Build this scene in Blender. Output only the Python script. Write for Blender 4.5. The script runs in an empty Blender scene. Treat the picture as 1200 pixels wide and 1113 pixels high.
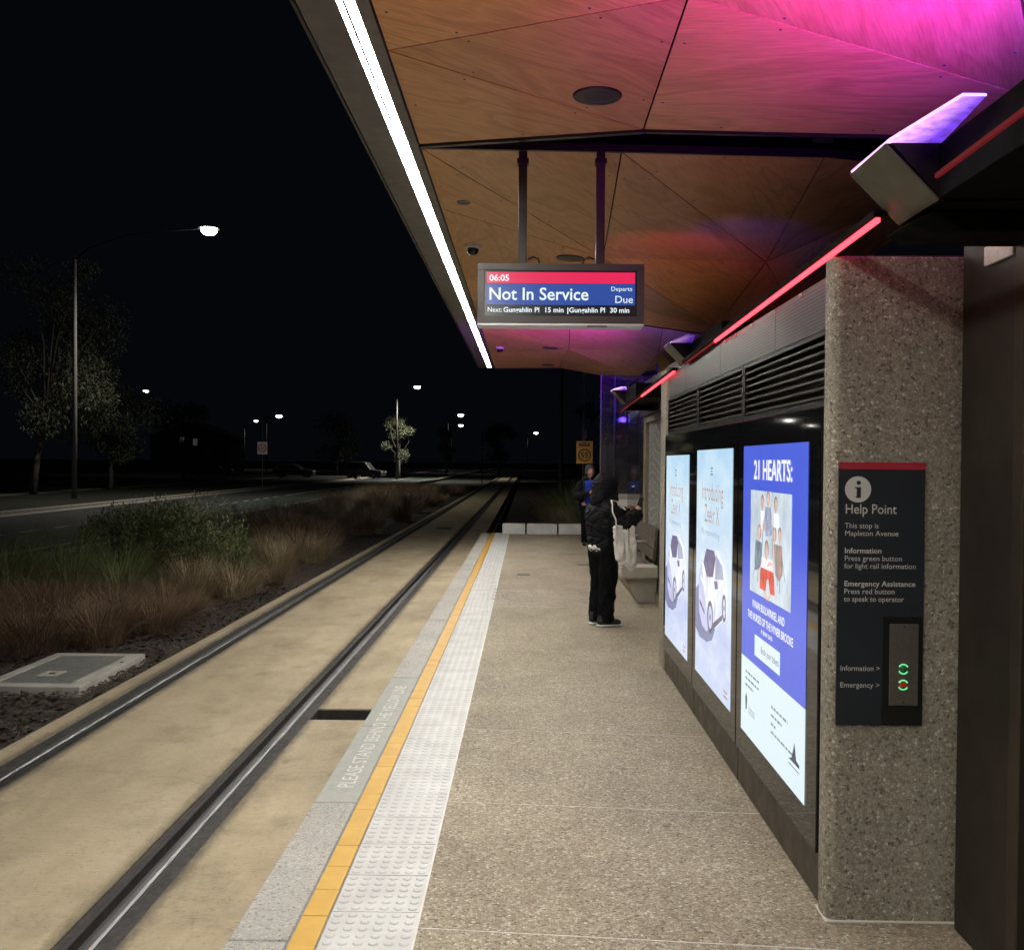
import bpy, bmesh, math, random
import numpy as np
from mathutils import Vector, Matrix, Euler
random.seed(7)
sc = bpy.context.scene
COL = sc.collection
EYE = 1.62
FPX = 1165.0

# ------------------------------------------------------------------ camera, world, exposure
def camera():
    f = Vector((17/FPX, 15.5/FPX, -1)).normalized()          # where world +Y lands in camera space
    r = math.radians(0.5)
    u = Vector((math.sin(r), math.cos(r), 0)); u = (u - f*u.dot(f)).normalized()
    x = f.cross(u)
    m = Matrix((x, f, u)).to_4x4()                           # rows = world axes in camera space
    cam = bpy.data.cameras.new('camera'); o = bpy.data.objects.new('camera', cam)
    COL.objects.link(o); o.matrix_world = Matrix.Translation((0, 0, EYE)) @ m
    cam.sensor_width = 36; cam.lens = 36*FPX/1200; cam.clip_start = .05; cam.clip_end = 3000
    sc.camera = o
    return m
CAMROT = camera()
w = bpy.data.worlds.new('World'); sc.world = w; w.use_nodes = True
bg = w.node_tree.nodes['Background']
bg.inputs[0].default_value = (.35, .5, .8, 1); bg.inputs[1].default_value = .0036
sc.view_settings.view_transform = 'Standard'; sc.view_settings.look = 'None'
sc.view_settings.exposure = 0; sc.view_settings.gamma = 1
sc.cycles.max_bounces = 6; sc.cycles.diffuse_bounces = 4; sc.cycles.glossy_bounces = 3; sc.cycles.transparent_max_bounces = 12
sc.cycles.sample_clamp_indirect = 6
sc.cycles.use_denoising = True
LED = 172.0          # radiance of the white canopy strip

def ray(u, v):
    return CAMROT @ Vector(((u-600)/FPX, (556.5-v)/FPX, -1))
def atz(u, v, z):
    d = ray(u, v); t = (z-EYE)/d.z; return Vector((d.x*t, d.y*t, z))
def aty(u, v, y):
    d = ray(u, v); t = y/d.y; return Vector((d.x*t, y, EYE+d.z*t))

# ------------------------------------------------------------------ materials
MATS = {}
def newmat(name):
    m = bpy.data.materials.new(name); m.use_nodes = True
    MATS[name] = m
    nt = m.node_tree
    return m, nt, nt.nodes['Principled BSDF']
def N(nt, t, **kw):
    n = nt.nodes.new('ShaderNode'+t)
    for k, v in kw.items():
        if k.startswith('i_'): n.inputs[k[2:].replace('_', ' ')].default_value = v
        else: setattr(n, k, v)
    return n
def ramp(nt, fac, stops, interp='LINEAR'):
    r = nt.nodes.new('ShaderNodeValToRGB'); r.color_ramp.interpolation = interp
    e = r.color_ramp.elements
    while len(e) < len(stops): e.new(.5)
    for el, (p, c) in zip(e, stops):
        el.position = p; el.color = (c, c, c, 1) if isinstance(c, (int, float)) else (*c, 1)
    nt.links.new(fac, r.inputs[0]); return r.outputs[0]
def mixc(nt, fac, a, b, mode='MIX'):
    n = nt.nodes.new('ShaderNodeMix'); n.data_type = 'RGBA'; n.blend_type = mode
    for s, v in ((0, fac), (6, a), (7, b)):
        if isinstance(v, (int, float)): n.inputs[s].default_value = v
        elif isinstance(v, tuple): n.inputs[s].default_value = (*v, 1)
        else: nt.links.new(v, n.inputs[s])
    return n.outputs[2]
def pos(nt, scale=(1, 1, 1)):
    g = nt.nodes.new('ShaderNodeNewGeometry'); mp = nt.nodes.new('ShaderNodeMapping')
    mp.inputs['Scale'].default_value = scale
    nt.links.new(g.outputs['Position'], mp.inputs[0]); return mp.outputs[0]
def noise(nt, vec, scale, detail=4, rough=.55):
    n = N(nt, 'TexNoise', i_Scale=scale, i_Detail=detail, i_Roughness=rough)
    nt.links.new(vec, n.inputs['Vector']); return n.outputs[0]
def voronoi(nt, vec, scale, feature='F1'):
    n = nt.nodes.new('ShaderNodeTexVoronoi'); n.feature = feature
    n.inputs['Scale'].default_value = scale; nt.links.new(vec, n.inputs['Vector']); return n
def bump(nt, b, h, strength=.3, dist=.01):
    n = N(nt, 'Bump', i_Strength=strength, i_Distance=dist)
    nt.links.new(h, n.inputs['Height']); nt.links.new(n.outputs[0], b.inputs['Normal'])
def plain(name, col, rough=.5, metal=0, var=.12, vs=6, bmp=0, bs=80, spec=.5, alpha=1):
    m, nt, b = newmat(name)
    p = pos(nt)
    n = noise(nt, p, vs, 5)
    lo = tuple(c*(1-var) for c in col); hi = tuple(min(1, c*(1+var)) for c in col)
    nt.links.new(ramp(nt, n, [(.3, lo), (.7, hi)]), b.inputs['Base Color'])
    r = ramp(nt, noise(nt, p, vs*2.3, 4), [(.3, max(.02, rough*.82)), (.75, min(1, rough*1.2))])
    nt.links.new(r, b.inputs['Roughness'])
    b.inputs['Metallic'].default_value = metal; b.inputs['Specular IOR Level'].default_value = spec
    if bmp: bump(nt, b, noise(nt, p, bs, 3), bmp, .004)
    return m
def emit(name, col, strength=1.0, base=(.02, .02, .02), rough=.2):
    m, nt, b = newmat(name)
    b.inputs['Base Color'].default_value = (*base, 1); b.inputs['Roughness'].default_value = rough
    b.inputs['Emission Color'].default_value = (*col, 1); b.inputs['Emission Strength'].default_value = strength
    return m

def aggregate(name, stops, scale, matrix, edge=.06, bmp=.5, rough=.75, big=.18, grime=1.4):
    m, nt, b = newmat(name); p = pos(nt)
    wob = N(nt, 'VectorMath', operation='ADD')
    nn = N(nt, 'TexNoise', i_Scale=scale*.7, i_Detail=2.0); nt.links.new(p, nn.inputs['Vector'])
    sc_ = N(nt, 'VectorMath', operation='SCALE'); sc_.inputs['Scale'].default_value = .9/scale
    nt.links.new(nn.outputs['Color'], sc_.inputs[0]); nt.links.new(p, wob.inputs[0]); nt.links.new(sc_.outputs[0], wob.inputs[1])
    v = voronoi(nt, wob.outputs[0], scale); e = voronoi(nt, wob.outputs[0], scale, 'DISTANCE_TO_EDGE')
    sep = nt.nodes.new('ShaderNodeSeparateColor'); nt.links.new(v.outputs['Color'], sep.inputs[0])
    stone = ramp(nt, sep.outputs[0], stops, 'CONSTANT')
    fine = voronoi(nt, p, scale*2.7); s2 = nt.nodes.new('ShaderNodeSeparateColor'); nt.links.new(fine.outputs['Color'], s2.inputs[0])
    stone = mixc(nt, .35, stone, ramp(nt, s2.outputs[1], stops, 'CONSTANT'))
    isst = ramp(nt, e.outputs['Distance'], [(edge*.4, 0.), (edge, 1.)])
    pick = ramp(nt, sep.outputs[1], [(.0, 0.), (big, 0.), (big+.02, 1.)])
    mm = N(nt, 'Math', operation='MULTIPLY'); nt.links.new(isst, mm.inputs[0]); nt.links.new(pick, mm.inputs[1])
    c = mixc(nt, mm.outputs[0], matrix, stone)
    gr = ramp(nt, noise(nt, p, grime, 5, .65), [(.3, .80), (.68, 1.08)])
    c = mixc(nt, 1.0, c, gr, 'MULTIPLY')
    if name == 'paving':
        g_ = voronoi(nt, pos(nt, (1, 1, .01)), 2.1); c = mixc(nt, .55, c, ramp(nt, g_.outputs['Distance'], [(.030, .25), (.045, 1.)]), 'MULTIPLY')
        c = mixc(nt, .6, c, ramp(nt, noise(nt, pos(nt, (1, .5, .01)), .8, 6, .7), [(.36, .66), (.55, 1.)]), 'MULTIPLY')
    if name == 'pillar_concrete':
        c = mixc(nt, .6, c, ramp(nt, noise(nt, pos(nt, (2.5, 2.5, .5)), 1.6, 6, .7), [(.34, .68), (.56, 1.)]), 'MULTIPLY')
    nt.links.new(c, b.inputs['Base Color']); b.inputs['Roughness'].default_value = rough
    bump(nt, b, mm.outputs[0], bmp, .003)
    return m

aggregate('paving', [(0, (.075, .06, .04)), (.11, (.235, .192, .128)), (.34, (.34, .285, .198)), (.62, (.435, .375, .272)), (.86, (.55, .50, .40)), (.96, (.72, .69, .60))], 96, (.275, .228, .158), bmp=.6)
aggregate('pillar_concrete', [(0, (.035, .032, .026)), (.08, (.22, .195, .15)), (.26, (.34, .31, .245)), (.62, (.42, .385, .31)), (.86, (.52, .485, .40)), (.955, (.74, .72, .64))], 100, (.25, .22, .17), edge=.09, bmp=.4, rough=.65, big=.10)
aggregate('granite', [(0, (.10, .10, .09)), (.10, (.30, .29, .26)), (.5, (.39, .38, .34)), (.85, (.50, .485, .44))], 120, (.34, .33, .30), bmp=.15, rough=.7)
plain('coping_paint', (.29, .30, .27), .6, var=.08, vs=18, bmp=.15)
plain('white_tactile', (.46, .465, .45), .5, var=.13, vs=5, bmp=.08)
plain('yellow_tile', (.53, .305, .030), .5, var=.09, vs=7, bmp=.08)
plain('mortar', (.22, .215, .20), .85, var=.15, vs=30)
plain('joint_filler', (.50, .46, .40), .8, var=.35, vs=45)
plain('kerb_concrete', (.40, .385, .345), .8, var=.18, vs=5, bmp=.3)
plain('white_kerb', (.60, .59, .55), .8, var=.12, vs=4, bmp=.2)
plain('bench_concrete', (.42, .39, .33), .7, var=.14, vs=6, bmp=.25)
def track_concrete():
    m, nt, b = newmat('track_concrete'); p = pos(nt); st = pos(nt, (2.2, .9, 1))
    a = ramp(nt, noise(nt, st, 1.1, 7, .62), [(.28, (.335, .27, .175)), (.5, (.42, .345, .225)), (.72, (.48, .40, .27))])
    f = ramp(nt, noise(nt, pos(nt, (3, 22, 1)), 5, 5, .7), [(.35, .86), (.7, 1.06)])
    s = ramp(nt, noise(nt, p, 2.6, 9, .75), [(.50, 1.0), (.66, .66)])
    sp = ramp(nt, noise(nt, p, 46, 3, .6), [(.33, .72), (.42, 1.0)])
    bl = ramp(nt, noise(nt, pos(nt, (1, .45, 1)), .55, 5, .6), [(.35, .84), (.62, 1.06)])
    x = N(nt, 'SeparateXYZ'); nt.links.new(p, x.inputs[0])
    c = mixc(nt, 1., a, f, 'MULTIPLY'); c = mixc(nt, .75, c, s, 'MULTIPLY'); c = mixc(nt, .8, c, sp, 'MULTIPLY'); c = mixc(nt, 1., c, bl, 'MULTIPLY')
    wv = N(nt, 'VectorMath', operation='ADD'); nz = N(nt, 'TexNoise', i_Scale=2.5, i_Detail=6.0); nt.links.new(p, nz.inputs['Vector'])
    sv = N(nt, 'VectorMath', operation='SCALE'); sv.inputs['Scale'].default_value = .35; nt.links.new(nz.outputs['Color'], sv.inputs[0]); nt.links.new(p, wv.inputs[0]); nt.links.new(sv.outputs[0], wv.inputs[1])
    ck = voronoi(nt, wv.outputs[0], .42, 'DISTANCE_TO_EDGE'); c = mixc(nt, .2, c, ramp(nt, ck.outputs['Distance'], [(.0, .35), (.005, 1.)]), 'MULTIPLY')
    dr = voronoi(nt, pos(nt, (1.5, .8, .01)), 1.5); c = mixc(nt, .5, c, ramp(nt, dr.outputs['Distance'], [(.03, .35), (.09, 1.)]), 'MULTIPLY')
    # black brake dust left beside each rail
    dust = None
    for rx in (-1.71, -3.13):
        d = N(nt, 'Math', operation='ADD'); d.inputs[1].default_value = -rx; nt.links.new(x.outputs[0], d.inputs[0])
        ab = N(nt, 'Math', operation='ABSOLUTE'); nt.links.new(d.outputs[0], ab.inputs[0])
        ad = N(nt, 'Math', operation='MULTIPLY_ADD'); ad.inputs[1].default_value = .09; nt.links.new(noise(nt, pos(nt, (14, 4, 1)), 2.2, 6, .7), ad.inputs[0]); nt.links.new(ab.outputs[0], ad.inputs[2])
        r = ramp(nt, ad.outputs[0], [(.165, .30), (.235, 1.0)])
        dust = r if dust is None else mixc(nt, 1., dust, r, 'MULTIPLY')
    c = mixc(nt, 1., c, dust, 'MULTIPLY')
    nt.links.new(c, b.inputs['Base Color']); b.inputs['Roughness'].default_value = .8
    bump(nt, b, noise(nt, pos(nt, (1, 3, 1)), 60, 5, .7), .35, .004)
track_concrete()
plain('rail_steel', (.19, .188, .19), .5, .85, var=.15, vs=3)
plain('rail_dark', (.045, .042, .04), .55, .3, var=.3, vs=9, bmp=.2)
plain('rubber', (.034, .032, .030), .8, 0, var=.35, vs=12, bmp=.3)
plain('drain_dark', (.02, .02, .02), .5, .5)
plain('black_metal', (.016, .015, .014), .38, .3, var=.15)
plain('bronze_metal', (.060, .048, .036), .42, .55, var=.16, vs=4)
plain('cabinet_metal', (.026, .021, .016), .45, .3, var=.2, vs=3)
plain('dark_steel', (.05, .048, .045), .4, .7)
plain('grey_steel', (.15, .148, .145), .5, .5, var=.1)
plain('zinc_bracket', (.70, .70, .69), .4, .1, var=.2, vs=30)
plain('display_grey', (.07, .066, .062), .45, .3)
plain('white_paint', (.72, .72, .70), .5)
plain('olive_frame', (.25, .215, .155), .45, .4)
plain('bench_timber', (.085, .07, .055), .55, 0, var=.3, vs=14, bmp=.25)
plain('matt_black', (.006, .006, .006), .9, 0, spec=.08)
plain('black_glass', (.008, .008, .009), .045, 0, var=.1)
plain('lamp_lit_olive', (.085, .08, .05), .5, 0)
plain('lamp_gloss', (.012, .009, .009), .4, 0, spec=.15)
plain('bead', (.55, .53, .48), .5)
plain('worn_paint', (.52, .50, .46), .8, var=.25, vs=30)
def worn(name, col, lo=.42, hi=.58, sc_=28):
    m, nt, b = newmat(name); p = pos(nt)
    b.inputs['Base Color'].default_value = (*col, 1); b.inputs['Roughness'].default_value = .75
    nt.links.new(ramp(nt, noise(nt, p, sc_, 6, .7), [(lo, 0.), (hi, .85)]), b.inputs['Alpha'])
worn('worn_marking', (.66, .64, .58), .40, .72, 30)
worn('stencil_white', (.66, .67, .62), .22, .42, 45)
plain('road_marking', (.55, .55, .53), .7, var=.2)
def perforated():
    m, nt, b = newmat('perforated_metal'); p = pos(nt)
    v = voronoi(nt, p, 70); v.inputs['Randomness'].default_value = 0
    h = ramp(nt, v.outputs['Distance'], [(.26, 0.), (.36, 1.)])
    nt.links.new(mixc(nt, h, (.010, .010, .010), (.105, .10, .092)), b.inputs['Base Color'])
    b.inputs['Metallic'].default_value = .75; b.inputs['Roughness'].default_value = .36
    bump(nt, b, h, .4, .002)
perforated()
def plywood():
    m, nt, b = newmat('plywood')
    tc = nt.nodes.new('ShaderNodeTexCoord'); oi = nt.nodes.new('ShaderNodeObjectInfo')
    mp = nt.nodes.new('ShaderNodeMapping'); nt.links.new(tc.outputs['Object'], mp.inputs[0])
    cx = N(nt, 'CombineXYZ')
    for k, mul in ((0, 13.0), (1, 7.7)):
        mu = N(nt, 'Math', operation='MULTIPLY'); mu.inputs[1].default_value = mul
        nt.links.new(oi.outputs['Random'], mu.inputs[0]); nt.links.new(mu.outputs[0], cx.inputs[k])
    nt.links.new(cx.outputs[0], mp.inputs['Location'])
    mp.inputs['Scale'].default_value = (.55, 2.6, 1)
    big = N(nt, 'TexNoise', i_Scale=.95, i_Detail=3.0, i_Roughness=.5, i_Distortion=.7); nt.links.new(mp.outputs[0], big.inputs['Vector'])
    mu = N(nt, 'Math', operation='MULTIPLY'); mu.inputs[1].default_value = 11; nt.links.new(big.outputs[0], mu.inputs[0])
    si = N(nt, 'Math', operation='PINGPONG'); si.inputs[1].default_value = 1.0; nt.links.new(mu.outputs[0], si.inputs[0])
    mp2 = nt.nodes.new('ShaderNodeMapping'); nt.links.new(tc.outputs['Object'], mp2.inputs[0]); mp2.inputs['Scale'].default_value = (2.2, 42, 1)
    fine = N(nt, 'TexNoise', i_Scale=2.6, i_Detail=6.0, i_Roughness=.7); nt.links.new(mp2.outputs[0], fine.inputs['Vector'])
    c = ramp(nt, si.outputs[0], [(.0, (.57, .31, .115)), (.55, (.74, .43, .175)), (1., (.65, .365, .14))])
    c = mixc(nt, 1., c, ramp(nt, fine.outputs[0], [(.3, .70), (.62, 1.08)]), 'MULTIPLY')
    pr = ramp(nt, oi.outputs['Random'], [(0, (.84, .82, .80)), (1, (1.1, 1.08, 1.05))])
    c = mixc(nt, 1., c, pr, 'MULTIPLY')
    nt.links.new(c, b.inputs['Base Color']); b.inputs['Roughness'].default_value = .38
    b.inputs['Specular IOR Level'].default_value = .4
    bump(nt, b, fine.outputs[0], .06, .003)
plywood()
def mulch_mat():
    m, nt, b = newmat('mulch'); p = pos(nt, (1, 1, .4))
    v = voronoi(nt, p, 34); s = nt.nodes.new('ShaderNodeSeparateColor'); nt.links.new(v.outputs['Color'], s.inputs[0])
    c = ramp(nt, s.outputs[0], [(0, (.012, .009, .007)), (.5, (.035, .025, .018)), (.85, (.06, .045, .033)), (1, (.10, .08, .06))])
    nt.links.new(c, b.inputs['Base Color']); b.inputs['Roughness'].default_value = .9
    bump(nt, b, v.outputs['Distance'], .8, .02)
mulch_mat()
plain('mulch_chip', (.055, .04, .03), .85, var=.6, vs=25)
plain('soil_grass', (.018, .02, .012), .95, var=.4, vs=2, bmp=.5, bs=12)
plain('asphalt', (.045, .048, .050), .85, var=.15, vs=1.4, bmp=.3, bs=120)
plain('bike_lane', (.045, .065, .05), .85, var=.15, vs=1.4, bmp=.3, bs=120)
plain('path_concrete', (.22, .215, .20), .85, var=.15)
def leafmat(name, cols, rough=.6, trans=.15):
    m, nt, b = newmat(name); p = pos(nt)
    n = noise(nt, p, 7, 3); g = nt.nodes.new('ShaderNodeNewGeometry')
    c = ramp(nt, g.outputs['Random Per Island'], [(i/(len(cols)-1), k) for i, k in enumerate(cols)])
    c = mixc(nt, 1., c, ramp(nt, n, [(.3, .7), (.7, 1.2)]), 'MULTIPLY')
    nt.links.new(c, b.inputs['Base Color']); b.inputs['Roughness'].default_value = rough
    b.inputs['Transmission Weight'].default_value = 0
leafmat('grass_brown', [(.12, .075, .045), (.21, .135, .082), (.30, .21, .125), (.15, .09, .052)])
leafmat('grass_tan', [(.24, .18, .10), (.38, .30, .17), (.50, .42, .27), (.19, .14, .08)])
leafmat('grass_green', [(.085, .135, .035), (.16, .225, .07), (.27, .31, .13), (.15, .16, .065)])
leafmat('shrub_leaf', [(.065, .095, .028), (.135, .175, .055), (.22, .25, .11)])
leafmat('shrub_flower', [(.20, .20, .16), (.30, .30, .25)])
leafmat('tree_leaf', [(.07, .085, .045), (.11, .125, .07), (.16, .17, .11)])
plain('bark', (.13, .115, .10), .9, var=.3, vs=4, bmp=.5, bs=20)
# people
def cloth(name, col, scale=160, rough=.8, puff=0):
    m, nt, b = newmat(name); p = pos(nt)
    c = ramp(nt, noise(nt, p, 9, 4), [(.3, tuple(k*.75 for k in col)), (.7, tuple(k*1.2 for k in col))])
    nt.links.new(c, b.inputs['Base Color']); b.inputs['Roughness'].default_value = rough; b.inputs['Specular IOR Level'].default_value = .15
    h = noise(nt, pos(nt, (1, 1, 1.9)), 13, 4) if puff else noise(nt, p, scale, 2)
    bump(nt, b, h, .7 if puff else .25, .03 if puff else .003)
cloth('jacket_black', (.009, .009, .011), rough=.72, puff=1)
cloth('trouser_black', (.006, .006, .007), rough=1, puff=1); MATS['trouser_black'].node_tree.nodes['Principled BSDF'].inputs['Specular IOR Level'].default_value = .1
cloth('tote_cotton', (.74, .72, .68), puff=1)
cloth('shirt_white', (.6, .58, .55))
cloth('shirt_blue', (.03, .06, .42))
cloth('beanie_grey', (.07, .07, .075))
cloth('backpack_black', (.018, .018, .02))
plain('skin', (.45, .25, .17), .5, var=.08)
plain('hair_dark', (.012, .009, .007), .5)
plain('shoe_white', (.6, .6, .58), .6)
plain('shoe_black', (.012, .012, .012), .6)
plain('phone_body', (.01, .01, .012), .25)
emit('phone_screen', (.75, .85, 1.0), 3.0)
# lit things
emit('strip_white', (1.0, .975, .90), LED, base=(.8, .8, .8))
emit('strip_red', (4.2, .20, .29), 1.0, base=(0, 0, 0), rough=1)
emit('strip_red_dim', (.12, .004, .006), 1.0, base=(0, 0, 0), rough=1)
emit('screen_red', (.83, .018, .10), .95)
emit('screen_blue', (.018, .075, .36), .95)
emit('screen_black', (.004, .004, .008), 1.0)
emit('screen_text', (.82, .95, 1.0), 1.0)
emit('poster_blue', (.075, .125, .72), 1.0)
emit('poster_white', (.72, .86, .93), 1.0)
emit('poster_art', (.62, .72, .80), 1.0)
emit('poster_textwhite', (.95, .97, 1.0), 1.0)
emit('poster_grey', (.22, .27, .33), 1.0)
emit('poster_navy', (.03, .04, .11), 1.0)
emit('poster_red', (.72, .10, .07), 1.0)
emit('poster_skin', (.70, .50, .42), 1.0)
emit('poster_hairtone', (.36, .24, .22), 1.0)
emit('poster_brown', (.42, .30, .26), 1.0)
emit('poster_frock', (.40, .44, .58), 1.0)
emit('car_body', (.80, .84, .97), 1.0)
emit('car_side', (.55, .58, .82), 1.0)
emit('car_glass', (.17, .15, .27), 1.0)
emit('car_pane', (.40, .42, .58), 1.0)
emit('car_tyre', (.12, .12, .20), 1.0)
emit('car_shadow', (.20, .22, .42), 1.0)
emit('button_ring', (.15, 1.0, .35), 1.1)
emit('street_lamp_glow', (1.0, .96, .82), 60)
emit('far_lamp_glow', (1.0, .97, .88), 14)
emit('lit_window', (.03, .03, .028), 1.0)
emit('lamp_tube', (.85, .72, 1.0), 2.2)
def printed(name, k=.22, sc_=26):
    nt = MATS[name].node_tree; b = nt.nodes['Principled BSDF']; c = tuple(b.inputs['Emission Color'].default_value)[:3]
    f = ramp(nt, noise(nt, pos(nt, (1, 1, .6)), sc_, 5, .65), [(.3, 1-k), (.7, 1+k)])
    nt.links.new(mixc(nt, 1., c, f, 'MULTIPLY'), b.inputs['Emission Color'])
for n_ in ('poster_skin', 'poster_hairtone', 'poster_frock', 'poster_brown', 'poster_red', 'poster_grey', 'car_glass', 'car_tyre'): printed(n_, .4)
for n_ in ('car_body', 'car_side', 'car_shadow', 'poster_art', 'car_pane'): printed(n_, .22, 9)
printed('poster_blue', .05, 2)
def poster_sky():
    m, nt, b = newmat('poster_sky')
    g = nt.nodes.new('ShaderNodeNewGeometry'); x = N(nt, 'SeparateXYZ'); nt.links.new(g.outputs['Position'], x.inputs[0])
    mr = N(nt, 'MapRange'); mr.inputs[1].default_value = .3; mr.inputs[2].default_value = 1.7; nt.links.new(x.outputs[2], mr.inputs[0])
    c = ramp(nt, mr.outputs[0], [(0, (.62, .70, .90)), (.25, (.50, .58, .86)), (.45, (.70, .80, .95)), (.75, (.66, .86, .96)), (1, (.45, .72, .92))])
    c = mixc(nt, .25, c, ramp(nt, noise(nt, pos(nt, (1, 1, 2.4)), 3.2, 5), [(.4, (.42, .55, .85)), (.65, (.92, .96, 1.0))]))
    b.inputs['Base Color'].default_value = (.02, .02, .02, 1); b.inputs['Roughness'].default_value = .15
    nt.links.new(c, b.inputs['Emission Color']); b.inputs['Emission Strength'].default_value = 1.0
poster_sky()
def glow_plate(name, k):
    m, nt, b = newmat(name); tc = nt.nodes.new('ShaderNodeTexCoord')
    x = N(nt, 'SeparateXYZ'); nt.links.new(tc.outputs['Object'], x.inputs[0])
    c = ramp(nt, x.outputs[0], [(0.0, (1.6, .9, 1.5)), (.07, (1.0, .45, 1.3)), (.13, (.22, .06, .95)), (.4, (.12, .03, .7))])
    nz = N(nt, 'TexNoise', i_Scale=30.0, i_Detail=6.0); nt.links.new(tc.outputs['Object'], nz.inputs['Vector'])
    c = mixc(nt, 1., c, ramp(nt, nz.outputs[0], [(.35, .65), (.7, 1.25)]), 'MULTIPLY')
    b.inputs['Base Color'].default_value = (.1, .1, .1, 1); b.inputs['Roughness'].default_value = .1
    nt.links.new(c, b.inputs['Emission Color']); b.inputs['Emission Strength'].default_value = k
glow_plate('glow_plate', 1.0); glow_plate('glow_plate_dim', .35)
emit('glow_edge', (1.0, .62, 1.0), 1.3)
def glass(name, tint, mixf, rough=.03):
    m, nt, b = newmat(name); out = nt.nodes['Material Output']
    t = nt.nodes.new('ShaderNodeBsdfTransparent'); t.inputs[0].default_value = (*tint, 1)
    gl = nt.nodes.new('ShaderNodeBsdfGlossy'); gl.inputs['Roughness'].default_value = rough
    fr = nt.nodes.new('ShaderNodeFresnel'); fr.inputs[0].default_value = 1.5
    ad = N(nt, 'Math', operation='ADD'); ad.inputs[1].default_value = mixf; nt.links.new(fr.outputs[0], ad.inputs[0])
    mx = nt.nodes.new('ShaderNodeMixShader'); nt.links.new(ad.outputs[0], mx.inputs[0]); nt.links.new(t.outputs[0], mx.inputs[1]); nt.links.new(gl.outputs[0], mx.inputs[2])
    nt.links.new(mx.outputs[0], out.inputs[0])
glass('clear_glass', (.70, .73, .78), .06)
def beam_haze(name, k):     # diffuse haze added so the pane catches the violet beam
    nt = MATS[name].node_tree; out = nt.nodes['Material Output']; src = out.inputs[0].links[0].from_socket
    d = nt.nodes.new('ShaderNodeBsdfDiffuse'); d.inputs[0].default_value = (.5, .5, .55, 1); m = nt.nodes.new('ShaderNodeMixShader')
    nt.links.new(ramp(nt, noise(nt, pos(nt), 2.2, 5), [(.3, k*.5), (.7, k*1.5)]), m.inputs[0]); nt.links.new(src, m.inputs[1]); nt.links.new(d.outputs[0], m.inputs[2]); nt.links.new(m.outputs[0], out.inputs[0])
beam_haze('clear_glass', .07)
def etched():
    m, nt, b = newmat('etched_glass'); p = pos(nt)
    wv = N(nt, 'TexWave', i_Scale=1.6, i_Distortion=9.0, i_Detail=2.0); wv.bands_direction = 'Z'; nt.links.new(p, wv.inputs['Vector'])
    wv.inputs['Detail Scale'].default_value = .7
    c = ramp(nt, wv.outputs[0], [(.3, (.16, .17, .155)), (.5, (.5, .52, .48)), (.7, (.2, .21, .19))])
    nt.links.new(c, b.inputs['Base Color']); b.inputs['Roughness'].default_value = .35
etched()

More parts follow.
